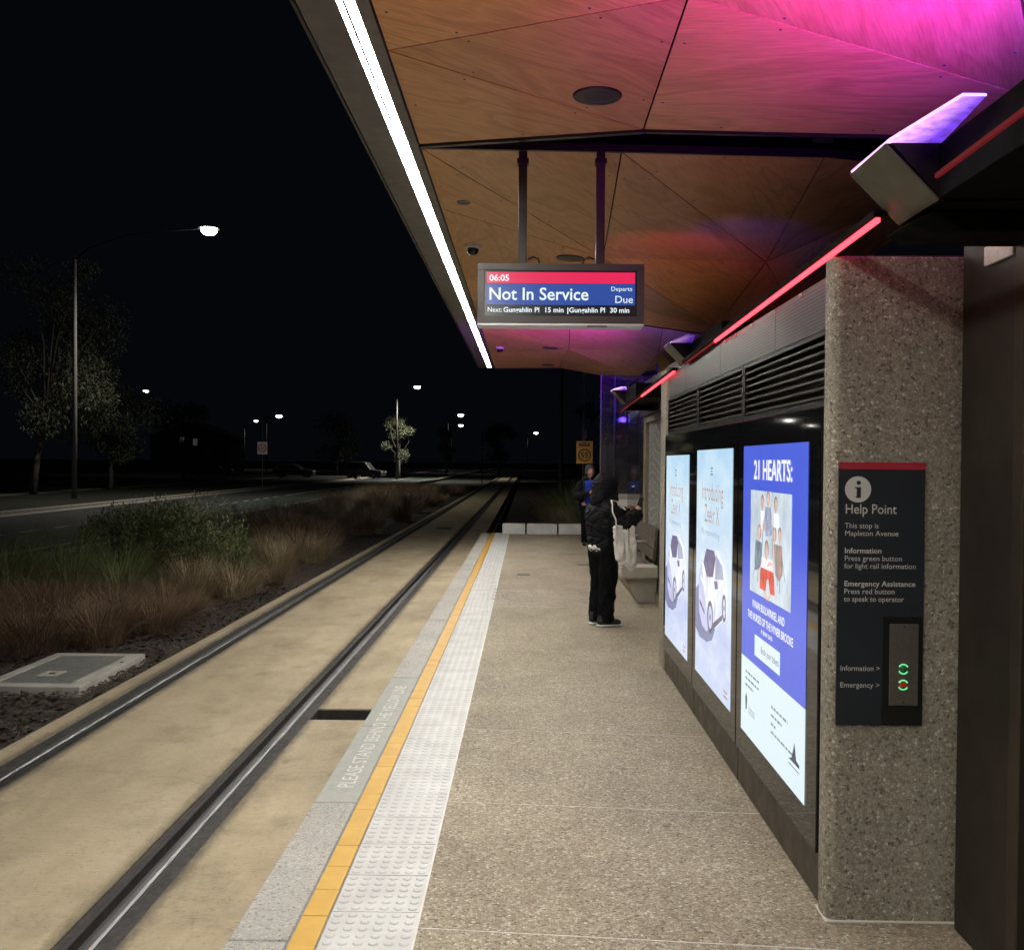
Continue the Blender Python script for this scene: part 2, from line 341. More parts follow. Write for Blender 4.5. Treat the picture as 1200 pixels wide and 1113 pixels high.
# ------------------------------------------------------------------ mesh helpers
class MB:
    def __init__(s): s.v = []; s.f = []
    def add(s, v, f):
        o = len(s.v); s.v += [tuple(p) for p in v]; s.f += [tuple(i+o for i in q) for q in f]; return s
    def box(s, a, b):
        x0, y0, z0 = a; x1, y1, z1 = b
        v = [(x, y, z) for z in (z0, z1) for y in (y0, y1) for x in (x0, x1)]
        return s.add(v, [(0, 2, 3, 1), (4, 5, 7, 6), (0, 1, 5, 4), (2, 6, 7, 3), (0, 4, 6, 2), (1, 3, 7, 5)])
    def prism(s, base, vec):
        n = len(base); base = [Vector(p) for p in base]; vec = Vector(vec)
        nrm = Vector((0, 0, 0))
        for i in range(n): nrm += base[i].cross(base[(i+1) % n])
        if nrm.dot(vec) > 0: base = base[::-1]
        v = base+[p+vec for p in base]
        f = [tuple(range(n)), tuple(range(2*n-1, n-1, -1))]
        f += [(i+n, (i+1) % n+n, (i+1) % n, i) for i in range(n)]
        return s.add(v, f)
    def tube(s, pts, rad, n=8, cap=True):
        pts = [Vector(p) for p in pts]; rads = rad if isinstance(rad, (list, tuple)) else [rad]*len(pts)
        o = len(s.v); prev = None
        for i, p in enumerate(pts):
            t = (pts[min(i+1, len(pts)-1)]-pts[max(i-1, 0)]).normalized()
            a = (prev - t*prev.dot(t)).normalized() if prev else t.orthogonal().normalized()
            prev = a; b = t.cross(a)
            for k in range(n):
                th = 2*math.pi*k/n; s.v.append(tuple(p+(a*math.cos(th)+b*math.sin(th))*rads[i]))
        for i in range(len(pts)-1):
            for k in range(n):
                s.f.append((o+i*n+k, o+i*n+(k+1) % n, o+(i+1)*n+(k+1) % n, o+(i+1)*n+k))
        if cap:
            s.f.append(tuple(o+k for k in range(n))[::-1]); s.f.append(tuple(o+(len(pts)-1)*n+k for k in range(n)))
        return s
    def lathe(s, c, prof, n=20, axis=(0, 0, 1)):
        ax = Vector(axis).normalized(); a = ax.orthogonal().normalized(); b = ax.cross(a); c = Vector(c); o = len(s.v)
        for r, h in prof:
            for k in range(n):
                th = 2*math.pi*k/n; s.v.append(tuple(c+ax*h+(a*math.cos(th)+b*math.sin(th))*r))
        for i in range(len(prof)-1):
            for k in range(n):
                s.f.append((o+i*n+k, o+i*n+(k+1) % n, o+(i+1)*n+(k+1) % n, o+(i+1)*n+k))
        s.f.append(tuple(o+k for k in range(n))[::-1]); s.f.append(tuple(o+(len(prof)-1)*n+k for k in range(n)))
        return s
    def mesh(s, name, mat, smooth=False, bevel=0, seg=2):
        me = bpy.data.meshes.new(name); me.from_pydata(s.v, [], s.f)
        if bevel:
            bm = bmesh.new(); bm.from_mesh(me)
            bmesh.ops.recalc_face_normals(bm, faces=bm.faces)
            ed = [e for e in bm.edges if len(e.link_faces) == 2 and e.calc_face_angle(0) > .35]
            bmesh.ops.bevel(bm, geom=ed, offset=bevel, segments=seg, affect='EDGES', profile=.5)
            bm.to_mesh(me); bm.free()
        me.materials.append(MATS[mat])
        if smooth: me.polygons.foreach_set('use_smooth', [True]*len(me.polygons))
        me.update(); return me
    def obj(s, name, mat, parent=None, smooth=False, bevel=0, seg=2):
        return link(name, s.mesh(name, mat, smooth, bevel, seg), parent)
def link(name, data, parent=None):
    o = bpy.data.objects.new(name, data); COL.objects.link(o)
    if parent is not None:
        o.parent = parent
        o.matrix_parent_inverse = Matrix.Translation(-Vector(parent.get('base', (0, 0, 0)))) if parent.type == 'EMPTY' else Matrix.Identity(4)
    return o
def tag(o, label=None, cat=None, group=None, kind=None):
    for k, v in (('label', label), ('category', cat), ('group', group), ('kind', kind)):
        if v: o[k] = v
    return o
def thing(name, label, cat, base=(0, 0, 0), group=None):
    o = bpy.data.objects.new(name, None); COL.objects.link(o); o.empty_display_size = .2
    o.location = base; o['base'] = tuple(base)
    return tag(o, label, cat, group)
def copy_tree(o, parent=None):
    c = o.copy(); COL.objects.link(c)
    if parent is not None: c.parent = parent
    for ch in list(o.children): copy_tree(ch, c)
    return c
def B(name, a, b, mat, parent=None, bevel=0): return MB().box(a, b).obj(name, mat, parent, bevel=bevel)
# flat print: frame = (origin, x direction, y direction)
def fpt(fr, s, t, off=0):
    o, ux, uy = fr; return o+ux*s+uy*t+ux.cross(uy)*off
def flat(name, fr, poly, off, mat, parent):
    m = MB(); m.add([fpt(fr, s, t, off) for s, t in poly], [tuple(range(len(poly)))]); return m.obj(name, mat, parent)
def ell(cx, cy, rx, ry, n=16, a0=0, a1=2*math.pi):
    return [(cx+rx*math.cos(a0+(a1-a0)*k/n), cy+ry*math.sin(a0+(a1-a0)*k/n)) for k in range(n)]
def text(s, fr, x, y, size, off, mat, parent, bold=0, sx=1.0, align='LEFT', fit=None, name='lettering'):
    cu = bpy.data.curves.new('t', 'FONT'); cu.body = s; cu.size = size; cu.offset = bold*size; cu.align_x = align
    cu.resolution_u = 3
    t = bpy.data.objects.new('t', cu); COL.objects.link(t)
    me = bpy.data.meshes.new_from_object(t.evaluated_get(bpy.context.evaluated_depsgraph_get()))
    COL.objects.unlink(t); bpy.data.objects.remove(t); bpy.data.curves.remove(cu)
    if fit and len(me.vertices):
        xs = [v.co.x for v in me.vertices]; sx = fit/(max(xs)-min(xs))
    o, ux, uy = fr; n = ux.cross(uy); p = fpt(fr, x, y, off)
    mt = Matrix((ux*sx, uy, n)).transposed().to_4x4(); mt.translation = p
    me.transform(mt); me.materials.clear(); me.materials.append(MATS[mat]); me.update()
    return link(name, me, parent)

# ================================================================== GROUND, ROAD, BEDS
def structure(o): o['kind'] = 'structure'; return o
structure(MB().add([(-700, -200, -.55), (700, -200, -.55), (700, 1200, -.55), (-700, 1200, -.55)], [(0, 1, 2, 3)]).obj('ground', 'soil_grass'))
structure(B('road', (-18.2, -60, -.56), (-9.6, 420, -.40), 'asphalt'))
structure(B('bike_lane', (-13.45, -60, -.45), (-11.0, 420, -.396), 'bike_lane'))
structure(B('kerb', (-18.42, -60, -.56), (-18.2, 420, -.27), 'kerb_concrete', bevel=.02))
structure(B('gutter', (-18.2, -60, -.5), (-17.7, 420, -.394), 'kerb_concrete'))
structure(B('kerb', (-9.6, -60, -.56), (-9.4, 420, -.27), 'kerb_concrete', bevel=.02))
structure(B('verge', (-60, -60, -.56), (-18.42, 420, -.285), 'soil_grass'))
structure(B('footpath', (-27.5, -60, -.4), (-25.9, 420, -.281), 'path_concrete'))
structure(B('side_street', (-95, 104, -.4), (-18.6, 111, -.277), 'asphalt'))
structure(B('side_kerb', (-95, 111, -.4), (-18.6, 111.5, -.13), 'path_concrete'))
mk = structure(bpy.data.objects.new('lane_marking', None)); COL.objects.link(mk)
for k in range(16):
    y = 24.6+k*1.9
    B('dash', (-13.62, y, -.42), (-13.48, y+.95, -.391), 'road_marking', mk)
B('edge_line', (-13.62, 56, -.42), (-13.48, 200, -.391), 'road_marking', mk)
B('edge_line', (-10.85, 20, -.42), (-10.73, 200, -.391), 'road_marking', mk)

def bumpy(name, x0, x1, y0, y1, z, mat, nx, ny, amp):
    m = MB(); rnd = random.Random(3); v = []
    for j in range(ny+1):
        for i in range(nx+1):
            edge = i in (0, nx)
            v.append((x0+(x1-x0)*i/nx, y0+(y1-y0)*j/ny, z+(0 if edge else rnd.uniform(-amp, amp))))
    f = [(j*(nx+1)+i, j*(nx+1)+i+1, (j+1)*(nx+1)+i+1, (j+1)*(nx+1)+i) for j in range(ny) for i in range(nx)]
    return structure(m.add(v, f).obj(name, mat, smooth=True))
bumpy('mulch_bed', -9.4, -3.42, -4, 70, -.345, 'mulch', 34, 260, .028)
bumpy('planting_bed', -.55, 7, 22.75, 80, -.02, 'mulch', 16, 90, .04)
def chips():
    rnd = random.Random(5); m = MB()
    for k in range(15000):
        y = 5.6+9.5*rnd.random()**1.3; x = -3.45-3.0*rnd.random()
        l = rnd.uniform(.012, .04); wd = rnd.uniform(.005, .012); a = rnd.uniform(0, math.pi); t = rnd.uniform(-.45, .45)
        d = Vector((math.cos(a)*math.cos(t), math.sin(a)*math.cos(t), math.sin(t)))*l
        q = Vector((-math.sin(a), math.cos(a), rnd.uniform(-.6, .6)))*wd
        c = Vector((x, y, -.322+rnd.random()*.022))
        m.add([c-d-q, c+d-q, c+d+q, c-d+q], [(0, 1, 2, 3)])
    o = m.obj('mulch_chips', 'mulch_chip'); tag(o, 'dark bark mulch chips strewn over the bed beside the track', 'mulch', kind='stuff')
chips()

# ================================================================== TRACK
TZ = -.29
Y0, Y1 = -9.0, 160.0
DR0, DR1 = 7.27, 7.60                     # cross drain
track = structure(bpy.data.objects.new('track', None)); COL.objects.link(track)
B('slab', (-3.42, Y0, -.6), (-3.255, Y1, TZ+.004), 'track_concrete', track, bevel=.012)
B('slab', (-3.005, Y0, -.6), (-1.835, Y1, TZ), 'track_concrete', track)
B('slab', (-1.585, Y0, -.6), (-.90, DR0, TZ), 'track_concrete', track)
B('slab', (-1.585, DR1, -.6), (-.90, 24.2, TZ), 'track_concrete', track)
B('slab', (-1.585, 24.2, -.6), (-1.06, Y1, TZ), 'track_concrete', track)
B('slab_bed', (-3.255, Y0, -.62), (-.9, Y1, -.40), 'rubber', track)
B('drain_wall', (-1.59, DR0, -.6), (-.9, DR0+.025, TZ-.006), 'rail_dark', track)
B('drain_wall', (-1.59, DR1-.025, -.6), (-.9, DR1, TZ-.006), 'rail_dark', track)
B('drain_cover', (-1.585, DR0+.06, -.4), (-.9, DR1-.06, TZ-.12), 'matt_black', track)
def rail(cx, s, lab):   # s: side of the groove (towards the other rail)
    r = thing('rail', lab, 'rail', (cx, 0, TZ-.1), 'grooved rails of the tram track')
    def strip(name, a, b, zt, mat):
        x0, x1 = sorted((cx+s*a, cx+s*b)); B(name, (x0, Y0, -.42), (x1, Y1, zt), mat, r)
    strip('rubber_boot', -.125, -.037, TZ-.010, 'rubber')
    # crowned running head
    m = MB(); pr = [(-.037, -.03), (-.034, -.006), (-.022, .001), (.0, .003), (.018, .0), (.026, -.008), (.029, -.035)]
    pr = [(cx+s*a, TZ+z) for a, z in pr]
    m.prism([(x, Y0, z) for x, z in pr], (0, Y1-Y0, 0)); m.obj('rail_head', 'rail_steel', r, smooth=False)
    strip('groove', .026, .066, TZ-.05, 'rail_dark')
    strip('guard_lip', .066, .084, TZ-.004, 'rail_dark')
    strip('rubber_boot', .084, .125, TZ-.012, 'rubber')
rail(-1.71, -1, 'grooved steel rail running beside the yellow edged platform')
rail(-3.13, 1, 'grooved steel rail running beside the planted mulch bed')
tag(MB().box((-2.55, 27.9, -.32), (-2.1, 28.5, -.287)).obj('track_drain', 'drain_dark'), 'small dark drain cover set between the two rails', 'drain cover')

# ================================================================== PLATFORM
plat = structure(bpy.data.objects.new('platform', None)); COL.objects.link(plat)
B('platform_core', (-.985, Y0, -.6), (3.6, 22.7, -.045), 'kerb_concrete', plat)
B('mortar_bed', (-.98, Y0, -.05), (-.35, 22.55, -.007), 'mortar', plat)
SK = -.08
yj = [3.40+1.29*k for k in range(-9, 15)]+[22.3]
B('joint_filler', (-.365, -8.4, -.05), (2.6, 22.3, -.0012), 'joint_filler', plat)
for a, b in zip(yj[:-1], yj[1:]):
    g = .006; x0, x1 = -.362, 2.6
    last = b > 22
    p = [(x0, a+g+SK*x0, 0), (x1, a+g+SK*x1, 0), (x1, b-g+(0 if last else SK*x1), 0), (x0, b-g+(0 if last else SK*x0), 0)]
    MB().prism(p, (0, 0, -.04)).obj('paving_bay', 'paving', plat)
def tactile():
    n = .1525; m = MB(); m.box((-n, -n, -.03), (n, n, 0))
    for i in range(6):
        for j in range(6):
            m.lathe(((i-2.5)*.0505, (j-2.5)*.0505, 0), [(.0175, 0), (.0155, .0024), (.0115, .0040)], 9)
    me = m.mesh('tactile_tile', 'white_tactile')
    k = 0; P = .3165
    y = 3.267-6*P-.04
    while y < 22.4:
        o = link('tactile_tile', me, plat); o.location = (-.527, y+P/2, random.uniform(-.0008, .0008)); o.rotation_euler = (0, 0, random.uniform(-.004, .004)); o.scale = (1.025, 1.020, 1); y += P
    B('edge_strip', (-.3735, -8, -.03), (-.3625, 22.3, -.001), 'bead', plat)
    P = .2165; my = MB().box((-.045, -.1065, -.03), (.045, .1065, 0)).mesh('yellow_tile', 'yellow_tile')
    y = 3.29-9*P
    while y < 22.4:
        o = link('yellow_tile', my, plat); o.location = (-.737, y+P/2, random.uniform(-.0008, .0008)); o.rotation_euler = (0, 0, random.uniform(-.006, .006)); y += P
tactile()
y = 3.32-1.36*8; k = 0
while y < 22.3:
    e = min(y+1.36, 22.6)
    if 4.6 < y < 7.2: mt = 'coping_paint'
    else: mt = 'granite'
    B('coping_block', (-.995, y+.004, -.28), (-.792, e-.004, random.uniform(-.0012, .0008)), mt, plat, bevel=.006)
    y = e; k += 1
fr = (Vector((-.845, 4.88, 0)), Vector((0, 1, 0)), Vector((-1, 0, 0)))
text('PLEASE STAND BEHIND THE YELLOW LINE', fr, 0, 0, .115, .0035, 'stencil_white', plat, fit=2.22)
# accessible waiting space painted on the paving
q = [atz(*p, .0035) for p in ((584, 689), (682, 689.5), (689, 711), (578, 708))]
def line(a, b, wd, mat='worn_marking', parent=None, dash=0):
    a = Vector(a); b = Vector(b); d = (b-a); L = d.length; d.normalize(); n = Vector((-d.y, d.x, 0))*wd/2
    segs = [(0, L)] if not dash else [(i*dash, i*dash+dash*.55) for i in range(int(L/dash))]
    for s0, s1 in segs:
        MB().add([a+d*s0-n, a+d*s1-n, a+d*s1+n, a+d*s0+n], [(0, 1, 2, 3)]).obj('painted_line', mat, parent or plat)
line(q[0], q[1], .09); line(q[3], q[2], .06); line(q[0], q[3], .1, dash=.3); line(q[1], q[2], .1, dash=.3)
def wheelchair():
    m = MB(); Z = .0035
    def stroke(pts, wd):
        for a, b in zip(pts[:-1], pts[1:]):
            a = Vector((*a, Z)); b = Vector((*b, Z)); d = (b-a).normalized(); n = Vector((-d.y, d.x, 0))*wd/2
            m.add([a-n-d*wd*.2, b-n+d*wd*.2, b+n+d*wd*.2, a+n-d*wd*.2], [(0, 1, 2, 3)])
    cx, cy = .12, 12.1
    m.add([(cx-.05+x, cy+.62+y_, Z) for x, y_ in ell(0, 0, .09, .12)], [tuple(range(16))])
    stroke([(cx-.05, cy+.45), (cx, cy), (cx+.3, cy), (cx+.42, cy-.4), (cx+.55, cy-.36)], .085)
    stroke([(cx-.03, cy+.22), (cx+.25, cy+.22)], .07)
    stroke([(cx+.33*math.cos(a)-.05, cy-.15+.45*math.sin(a)) for a in [math.radians(d) for d in range(120, 345, 15)]], .075)
    m.obj('wheelchair_symbol', 'worn_marking', plat)
wheelchair()
for (u0, u1, v, lab) in ((606, 621, 673, 'dark slot drain in the paving near the white tactile strip'), (677, 691, 661.5, 'dark slot drain in the paving behind the standing hooded person')):
    a = atz(u0, v, 0); b = atz(u1, v, 0)
    tag(MB().box((a.x, a.y-.09, -.02), (b.x, a.y+.09, .003)).obj('floor_drain', 'drain_dark'), lab, 'drain')
# end kerb with slots
ek = thing('kerb_wall', 'low pale concrete kerb wall closing off the platform end', 'kerb', (1.2, 22.6, 0))
xs = [-.55, .0, .72, 1.45, 2.2, 3.0]
for a, b in zip(xs[:-1], xs[1:]):
    MB().box((a+.018, 22.42, -.04), (b-.018, 22.75, .215)).obj('kerb_block', 'white_kerb', ek, bevel=.02)
for a in xs[1:-1]: B('slot', (a-.018, 22.46, -.04), (a+.018, 22.72, .17), 'rubber', ek)

# ================================================================== SHELTER WALL, PILLARS
WX = 1.075
def pillar(y0, y1, x0, x1, lab, bead=False):
    t = thing('concrete_pillar', lab, 'pillar', ((x0+x1)/2, (y0+y1)/2, 0))
    m = MB().box((x0, y0, 0.0), (x1, y1, 2.352)); me = m.mesh('shaft', 'pillar_concrete')
    bm = bmesh.new(); bm.from_mesh(me); bmesh.ops.recalc_face_normals(bm, faces=bm.faces)
    ed = [e for e in bm.edges if abs(e.verts[0].co.z-e.verts[1].co.z) > 1]
    bmesh.ops.bevel(bm, geom=ed, offset=.035, segments=5, affect='EDGES', profile=.5)
    bmesh.ops.bevel(bm, geom=[e for e in bm.edges if e.verts[0].co.z > 2.3 and e.verts[1].co.z > 2.3 and len(e.link_faces) == 2 and e.calc_face_angle(0) > .6], offset=.006, segments=1, affect='EDGES')
    bm.to_mesh(me); bm.free(); link('shaft', me, t)
    B('cap_plate', (x0+.01, y0+.01, 2.352), (x1-.01, y1-.01, 2.358), 'bronze_metal', t)
    if bead: MB().box((x0-.004, y0-.010, 0), (x1, y1, .007)).obj('sealant_bead', 'bead', t, bevel=.003)
    return t
pillar(3.52, 3.645, 1.075, 1.62, 'speckled exposed aggregate pillar carrying the dark help point sign', True)
pillar(7.74, 8.10, 1.085, 1.55, 'narrow aggregate concrete pillar at the end of the poster wall by the bench')
wall = thing('shelter_wall', 'dark metal shelter wall with louvres above the lit posters', 'wall', (1.3, 5.8, 0))
WY0, WY1 = 3.648, 7.74
B('wall_core', (1.145, WY0, .0), (1.45, WY1, 2.30), 'black_metal', wall)
bays = [(3.65, 5.055), (5.065, 6.385), (6.395, 7.735)]
for a, b in bays: B('kick_plate', (1.09, a, .004), (1.142, b, .185), 'bronze_metal', wall, bevel=.004)
for a, b in bays:   # louvre frames and slats
    z0, z1 = 1.835, 2.115
    fr_ = MB(); fr_.box((1.095, a, z0), (1.144, b, z0+.022)); fr_.box((1.095, a, z1-.018), (1.144, b, z1)); fr_.box((1.095, a, z0+.022), (1.144, a+.03, z1-.018)); fr_.box((1.095, b-.03, z0+.022), (1.144, b, z1-.018))
    fr_.obj('louvre_frame', 'black_metal', wall)
    for k in range(7):
        z = z0+.030+k*.0335
        MB().prism([(1.100, a+.032, z), (1.140, a+.032, z+.020), (1.140, a+.032, z+.026), (1.104, a+.032, z+.010), (1.100, a+.032, z+.010)], (0, b-a-.064, 0)).obj('louvre_slat', 'bronze_metal', wall)
ys = [3.65, 4.45, 5.70, 6.95, 7.735]
for a, b in zip(ys[:-1], ys[1:]):
    B('fascia_panel', (1.102, a+.003, 2.122), (1.143, b-.003, 2.31), 'perforated_metal', wall)
for y_ in (4.02, 4.9, 5.25, 5.4, 5.55): MB().lathe((1.098, y_, 2.295), [(.010, 0), (.010, .004), (.005, .008)], 10, (-1, 0, 0)).obj('fixing_stud', 'bead', wall)

# ---- illuminated poster panels
def panel(k, lab):
    a, b = bays[k]
    t = thing('advertising_panel', lab, 'advertising panel', (1.1, (a+b)/2, .19), 'lit advertising panels in the shelter wall')
    B('glass_cover', (WX, a+.006, .19), (1.142, b-.006, 1.83), 'black_glass', t, bevel=.003)
    return t
def pframe(y_far, y_near, z0, z1):
    return (Vector((WX, y_far, z0)), Vector((0, -1, 0)), Vector((0, 0, 1))), y_far-y_near, z1-z0
p3 = panel(0, 'lit blue theatre poster headed 21 HEARTS beside the aggregate pillar')
fr, W, H = pframe(4.925, 3.80, .315, 1.705)
R = lambda a, b, c, d: [(a*W, b*H), (c*W, b*H), (c*W, d*H), (a*W, d*H)]
flat('poster_field', fr, R(0, .265, 1, 1), .002, 'poster_blue', p3)
flat('poster_foot', fr, R(0, 0, 1, .265), .002, 'poster_white', p3)
text('21 HEARTS:', fr, .2*W, .888*H, .125, .004, 'poster_textwhite', p3, bold=.018, fit=.60*W)
flat('poster_picture', fr, R(.15, .506, .80, .85), .003, 'poster_art', p3)
fig = .0042
def P2(name, pts, mat, o=0): flat(name, fr, [(s*W, (t+.026)*H) for s, t in pts], fig+o, mat, p3)
# generic group of women drawn in the picture
for cx, cy, r in ((.36, .785, .024), (.455, .80, .024), (.575, .785, .024), (.315, .685, .026), (.56, .69, .026), (.64, .695, .022), (.44, .635, .030), (.385, .715, .022)):
    P2('drawn_hair', ell(cx, cy+.003, r*1.15, r*1.05), 'poster_hairtone'); P2('drawn_face', ell(cx, cy-.003, r*.85, r*.95), 'poster_skin', .0004)
for pts, mt in (([(.33, .76), (.39, .76), (.40, .70), (.34, .70)], 'poster_textwhite'), ([(.41, .775), (.50, .775), (.54, .705), (.51, .685), (.42, .68), (.39, .72)], 'poster_frock'),
                ([(.545, .76), (.61, .76), (.62, .715), (.55, .715)], 'poster_textwhite'), ([(.25, .66), (.36, .655), (.37, .59), (.31, .565), (.24, .555), (.235, .60)], 'poster_grey'),
                ([(.55, .665), (.68, .665), (.69, .58), (.64, .555), (.58, .57)], 'poster_brown'), ([(.36, .61), (.53, .61), (.55, .575), (.34, .575)], 'poster_textwhite'),
                ([(.35, .60), (.42, .605), (.445, .585), (.48, .605), (.54, .60), (.565, .55), (.575, .505), (.50, .503), (.475, .545), (.45, .545), (.43, .503), (.33, .505), (.335, .55)], 'poster_red'), ([(.40, .502), (.44, .502), (.47, .486), (.50, .502), (.53, .502), (.49, .479), (.44, .479)], 'poster_skin')):
    P2('drawn_figure', pts, mt, .0003)
for x0_, y0_, x1_, y1_ in ((.26, .60, .22, .54), (.68, .62, .72, .56), (.60, .60, .61, .54), (.30, .57, .29, .52), (.65, .57, .64, .52), (.52, .68, .54, .62), (.37, .69, .36, .63)):
    P2('drawn_line', [(x0_, y0_), (x0_+.008, y0_), (x1_+.008, y1_), (x1_, y1_)], 'poster_grey', .0005)
text('VIVIAN BULLWINKEL AND', fr, .2*W, .455*H, .05, .004, 'poster_textwhite', p3, bold=.012, fit=.52*W)
text('THE NURSES OF THE VYNER BROOKE', fr, .12*W, .412*H, .05, .004, 'poster_textwhite', p3, bold=.012, fit=.72*W)
text('BY JENNY DAVIS', fr, .36*W, .385*H, .026, .004, 'poster_textwhite', p3, bold=.012, fit=.18*W)
flat('booking_box', fr, R(.25, .298, .66, .368), .0035, 'poster_white', p3)
text('Book your tickets', fr, .36*W, .322*H, .045, .0042, 'poster_navy', p3, fit=.28*W)
for j, (a_, b_, q_) in enumerate(((.09, .34, .215), (.09, .33, .192), (.09, .24, .169), (.54, .78, .178), (.54, .70, .152), (.54, .62, .125), (.54, .86, .100))):
    x_ = a_     # small print too fine to read: rows of word-long strokes
    while x_ < b_:
        e_ = min(b_, x_+random.uniform(.025, .06)); flat('print_line', fr, R(x_, q_, e_, q_+.008), .004, 'poster_grey', p3); x_ = e_+.010
flat('crest_mark', fr, [(.09*W, .125*H), (.105*W, .145*H), (.125*W, .13*H), (.12*W, .09*H), (.1*W, .085*H)], .004, 'poster_navy', p3)
for j in range(3): flat('print_line', fr, R(.15+.0*j, .10-.008*j, .27, .103-.008*j), .004, 'poster_grey', p3)
flat('logo_mark', fr, [(.84*W, .095*H), (.875*W, .145*H), (.90*W, .10*H), (.94*W, .095*H), (.94*W, .085*H), (.80*W, .085*H)], .004, 'poster_navy', p3)
flat('print_line', fr, R(.80, .07, .94, .074), .004, 'poster_grey', p3)

def car_poster(k, yf, yn, z0, z1, lab):
    t = panel(k, lab); fr, W, H = pframe(yf, yn, z0, z1)
    flat('poster_field', fr, [(0, 0), (W, 0), (W, H), (0, H)], .002, 'poster_sky', t)
    P = lambda n, pts, mt, o: flat(n, fr, [(s*W, q*H) for s, q in pts], o, mt, t)
    for s0, s1, q in ((.42, .5, .918), (.44, .48, .905), (.42, .5, .892)): P('logo_mark', [(s0, q), (s1, q), (s1, q+.006), (s0, q+.006)], 'poster_grey', .003)
    text('Introducing', fr, .17*W, .785*H, .15, .003, 'poster_brown', t, fit=.60*W)
    text('Zeekr X', fr, .26*W, .69*H, .15, .003, 'poster_brown', t, fit=.42*W)
    text('It\'s mesmerizing', fr, .17*W, .635*H, .05, .003, 'poster_grey', t, fit=.52*W)
    P('car_shadow', [(0, .37), (.1, .40), (.3, .30), (.6, .26), (.52, .205), (.36, .175), (.14, .17), (0, .2)], 'car_shadow', .003)
    P('car_side', [(.10, .40), (.14, .47), (.22, .52), (.30, .50), (.40, .40), (.44, .24), (.36, .22), (.22, .23), (.12, .28)], 'car_side', .0036)
    P('car_bodywork', [(.20, .50), (.28, .535), (.42, .585), (.62, .585), (.80, .545), (.87, .47), (.90, .37), (.84, .33), (.60, .27), (.44, .235), (.38, .30), (.26, .40)], 'car_body', .0042)
    P('car_windscreen', [(.25, .51), (.34, .575), (.56, .58), (.60, .55), (.54, .47), (.36, .455)], 'car_glass', .0048)
    P('car_side_window', [(.60, .57), (.78, .535), (.82, .485), (.60, .465)], 'car_pane', .0048)
    P('car_mirror', [(.57, .455), (.66, .465), (.68, .435), (.6, .425)], 'car_glass', .0054)
    P('car_lamp', [(.17, .45), (.26, .42), (.27, .405), (.15, .43)], 'car_body', .0048)
    P('car_grille', [(.14, .34), (.30, .30), (.31, .285), (.14, .32)], 'car_glass', .0048)
    for cx, cy, rx, ry in ((.47, .295, .085, .070), (.84, .375, .055, .055)):
        P('car_wheel', ell(cx, cy, rx, ry), 'car_tyre', .0052); P('car_rim', ell(cx+.006, cy, rx*.66, ry*.70), 'car_side', .0058); P('car_hub', ell(cx+.006, cy, rx*.2, ry*.2), 'car_tyre', .0063)
    P('car_sill', [(.53, .275), (.80, .345), (.80, .325), (.54, .25)], 'car_tyre', .005)
    for j in range(2): P('print_line', [(.84, .05-.02*j), (.93, .05-.02*j), (.93, .058-.02*j), (.84, .058-.02*j)], 'poster_brown', .003)
car_poster(1, 6.265, 5.185, .325, 1.70, 'lit pale blue car poster between the blue poster and another car poster')
car_poster(2, 7.63, 6.575, .31, 1.675, 'lit pale blue car poster nearest the bench and the narrow pillar')

# ---- help point sign
hp = thing('help_point_sign', 'navy help point sign with red top band and two call buttons', 'sign', (1.25, 3.515, .7))
fr = (Vector((1.098, 3.509, .703)), Vector((1, 0, 0)), Vector((0, 0, 1)))
plain('sign_navy', (.021, .026, .033), .35, 0, var=.08); plain('sign_red', (.40, .028, .045), .4); plain('sign_text', (.62, .61, .57), .5, var=.04)
plain('brushed_steel', (.30, .28, .255), .38, .85, var=.12, vs=60)
B('sign_board', (1.098, 3.509, .703), (1.400, 3.519, 1.628), 'sign_navy', hp)
B('red_band', (1.098, 3.5075, 1.604), (1.400, 3.5095, 1.6285), 'sign_red', hp)
S = lambda s, x, y_, sz, fit, bold=0: text(s, fr, x, y_, sz, .0015, 'sign_text', hp, bold=bold, fit=fit)
flat('info_disc', fr, ell(.067, .83, .046, .046, 32), .0012, 'sign_text', hp)
flat('info_stem', fr, [(.059, .800), (.077, .800), (.077, .838), (.056, .838), (.056, .833), (.062, .833), (.062, .805), (.059, .805)], .0022, 'sign_navy', hp)
flat('info_dot', fr, ell(.069, .853, .0075, .0075), .0022, 'sign_navy', hp)
S('Help Point', .022, .745, .048, .178, .004)
S('This stop is', .022, .694, .026, .118); S('Mapleton Avenue', .022, .667, .026, .186)
S('Information', .022, .606, .026, .128, .014); S('Press green button', .022, .579, .026, .200); S('for light rail information', .022, .552, .026, .250)
S('Emergency Assistance', .022, .490, .026, .248, .014); S('Press red button', .022, .463, .026, .175); S('to speak to operator', .022, .436, .026, .210)
S('Information >', .012, .192, .026, .137); S('Emergency >', .012, .133, .026, .137)
B('call_recess', (1.258, 3.5072, .705), (1.398, 3.5095, 1.088), 'black_metal', hp)
cp = B('call_plate', (1.282, 3.503, .775), (1.382, 3.5085, 1.062), 'brushed_steel', hp, bevel=.001)
for z, c in ((.9035, (.03, .16, .07)), (.8475, (.62, .045, .03))):
    plain('button_%d' % int(z*1e4), c, .3)
    MB().lathe((1.330, 3.503, z), [(.0125, 0), (.012, .005), (.008, .008)], 20, (0, -1, 0)).obj('call_button', 'button_%d' % int(z*1e4), hp)
    for a0 in (.45, .45+math.pi):
        pts = [Vector((1.330+.0165*math.cos(a), 3.5022, z+.0165*math.sin(a))) for a in [a0+i*.22 for i in range(11)]]
        MB().tube(pts, .0022, 6).obj('light_ring', 'button_ring', hp)
for z in (1.052, .785): MB().lathe((1.332, 3.503, z), [(.003, 0), (.002, .001)], 8, (0, -1, 0)).obj('plate_screw', 'dark_steel', hp)

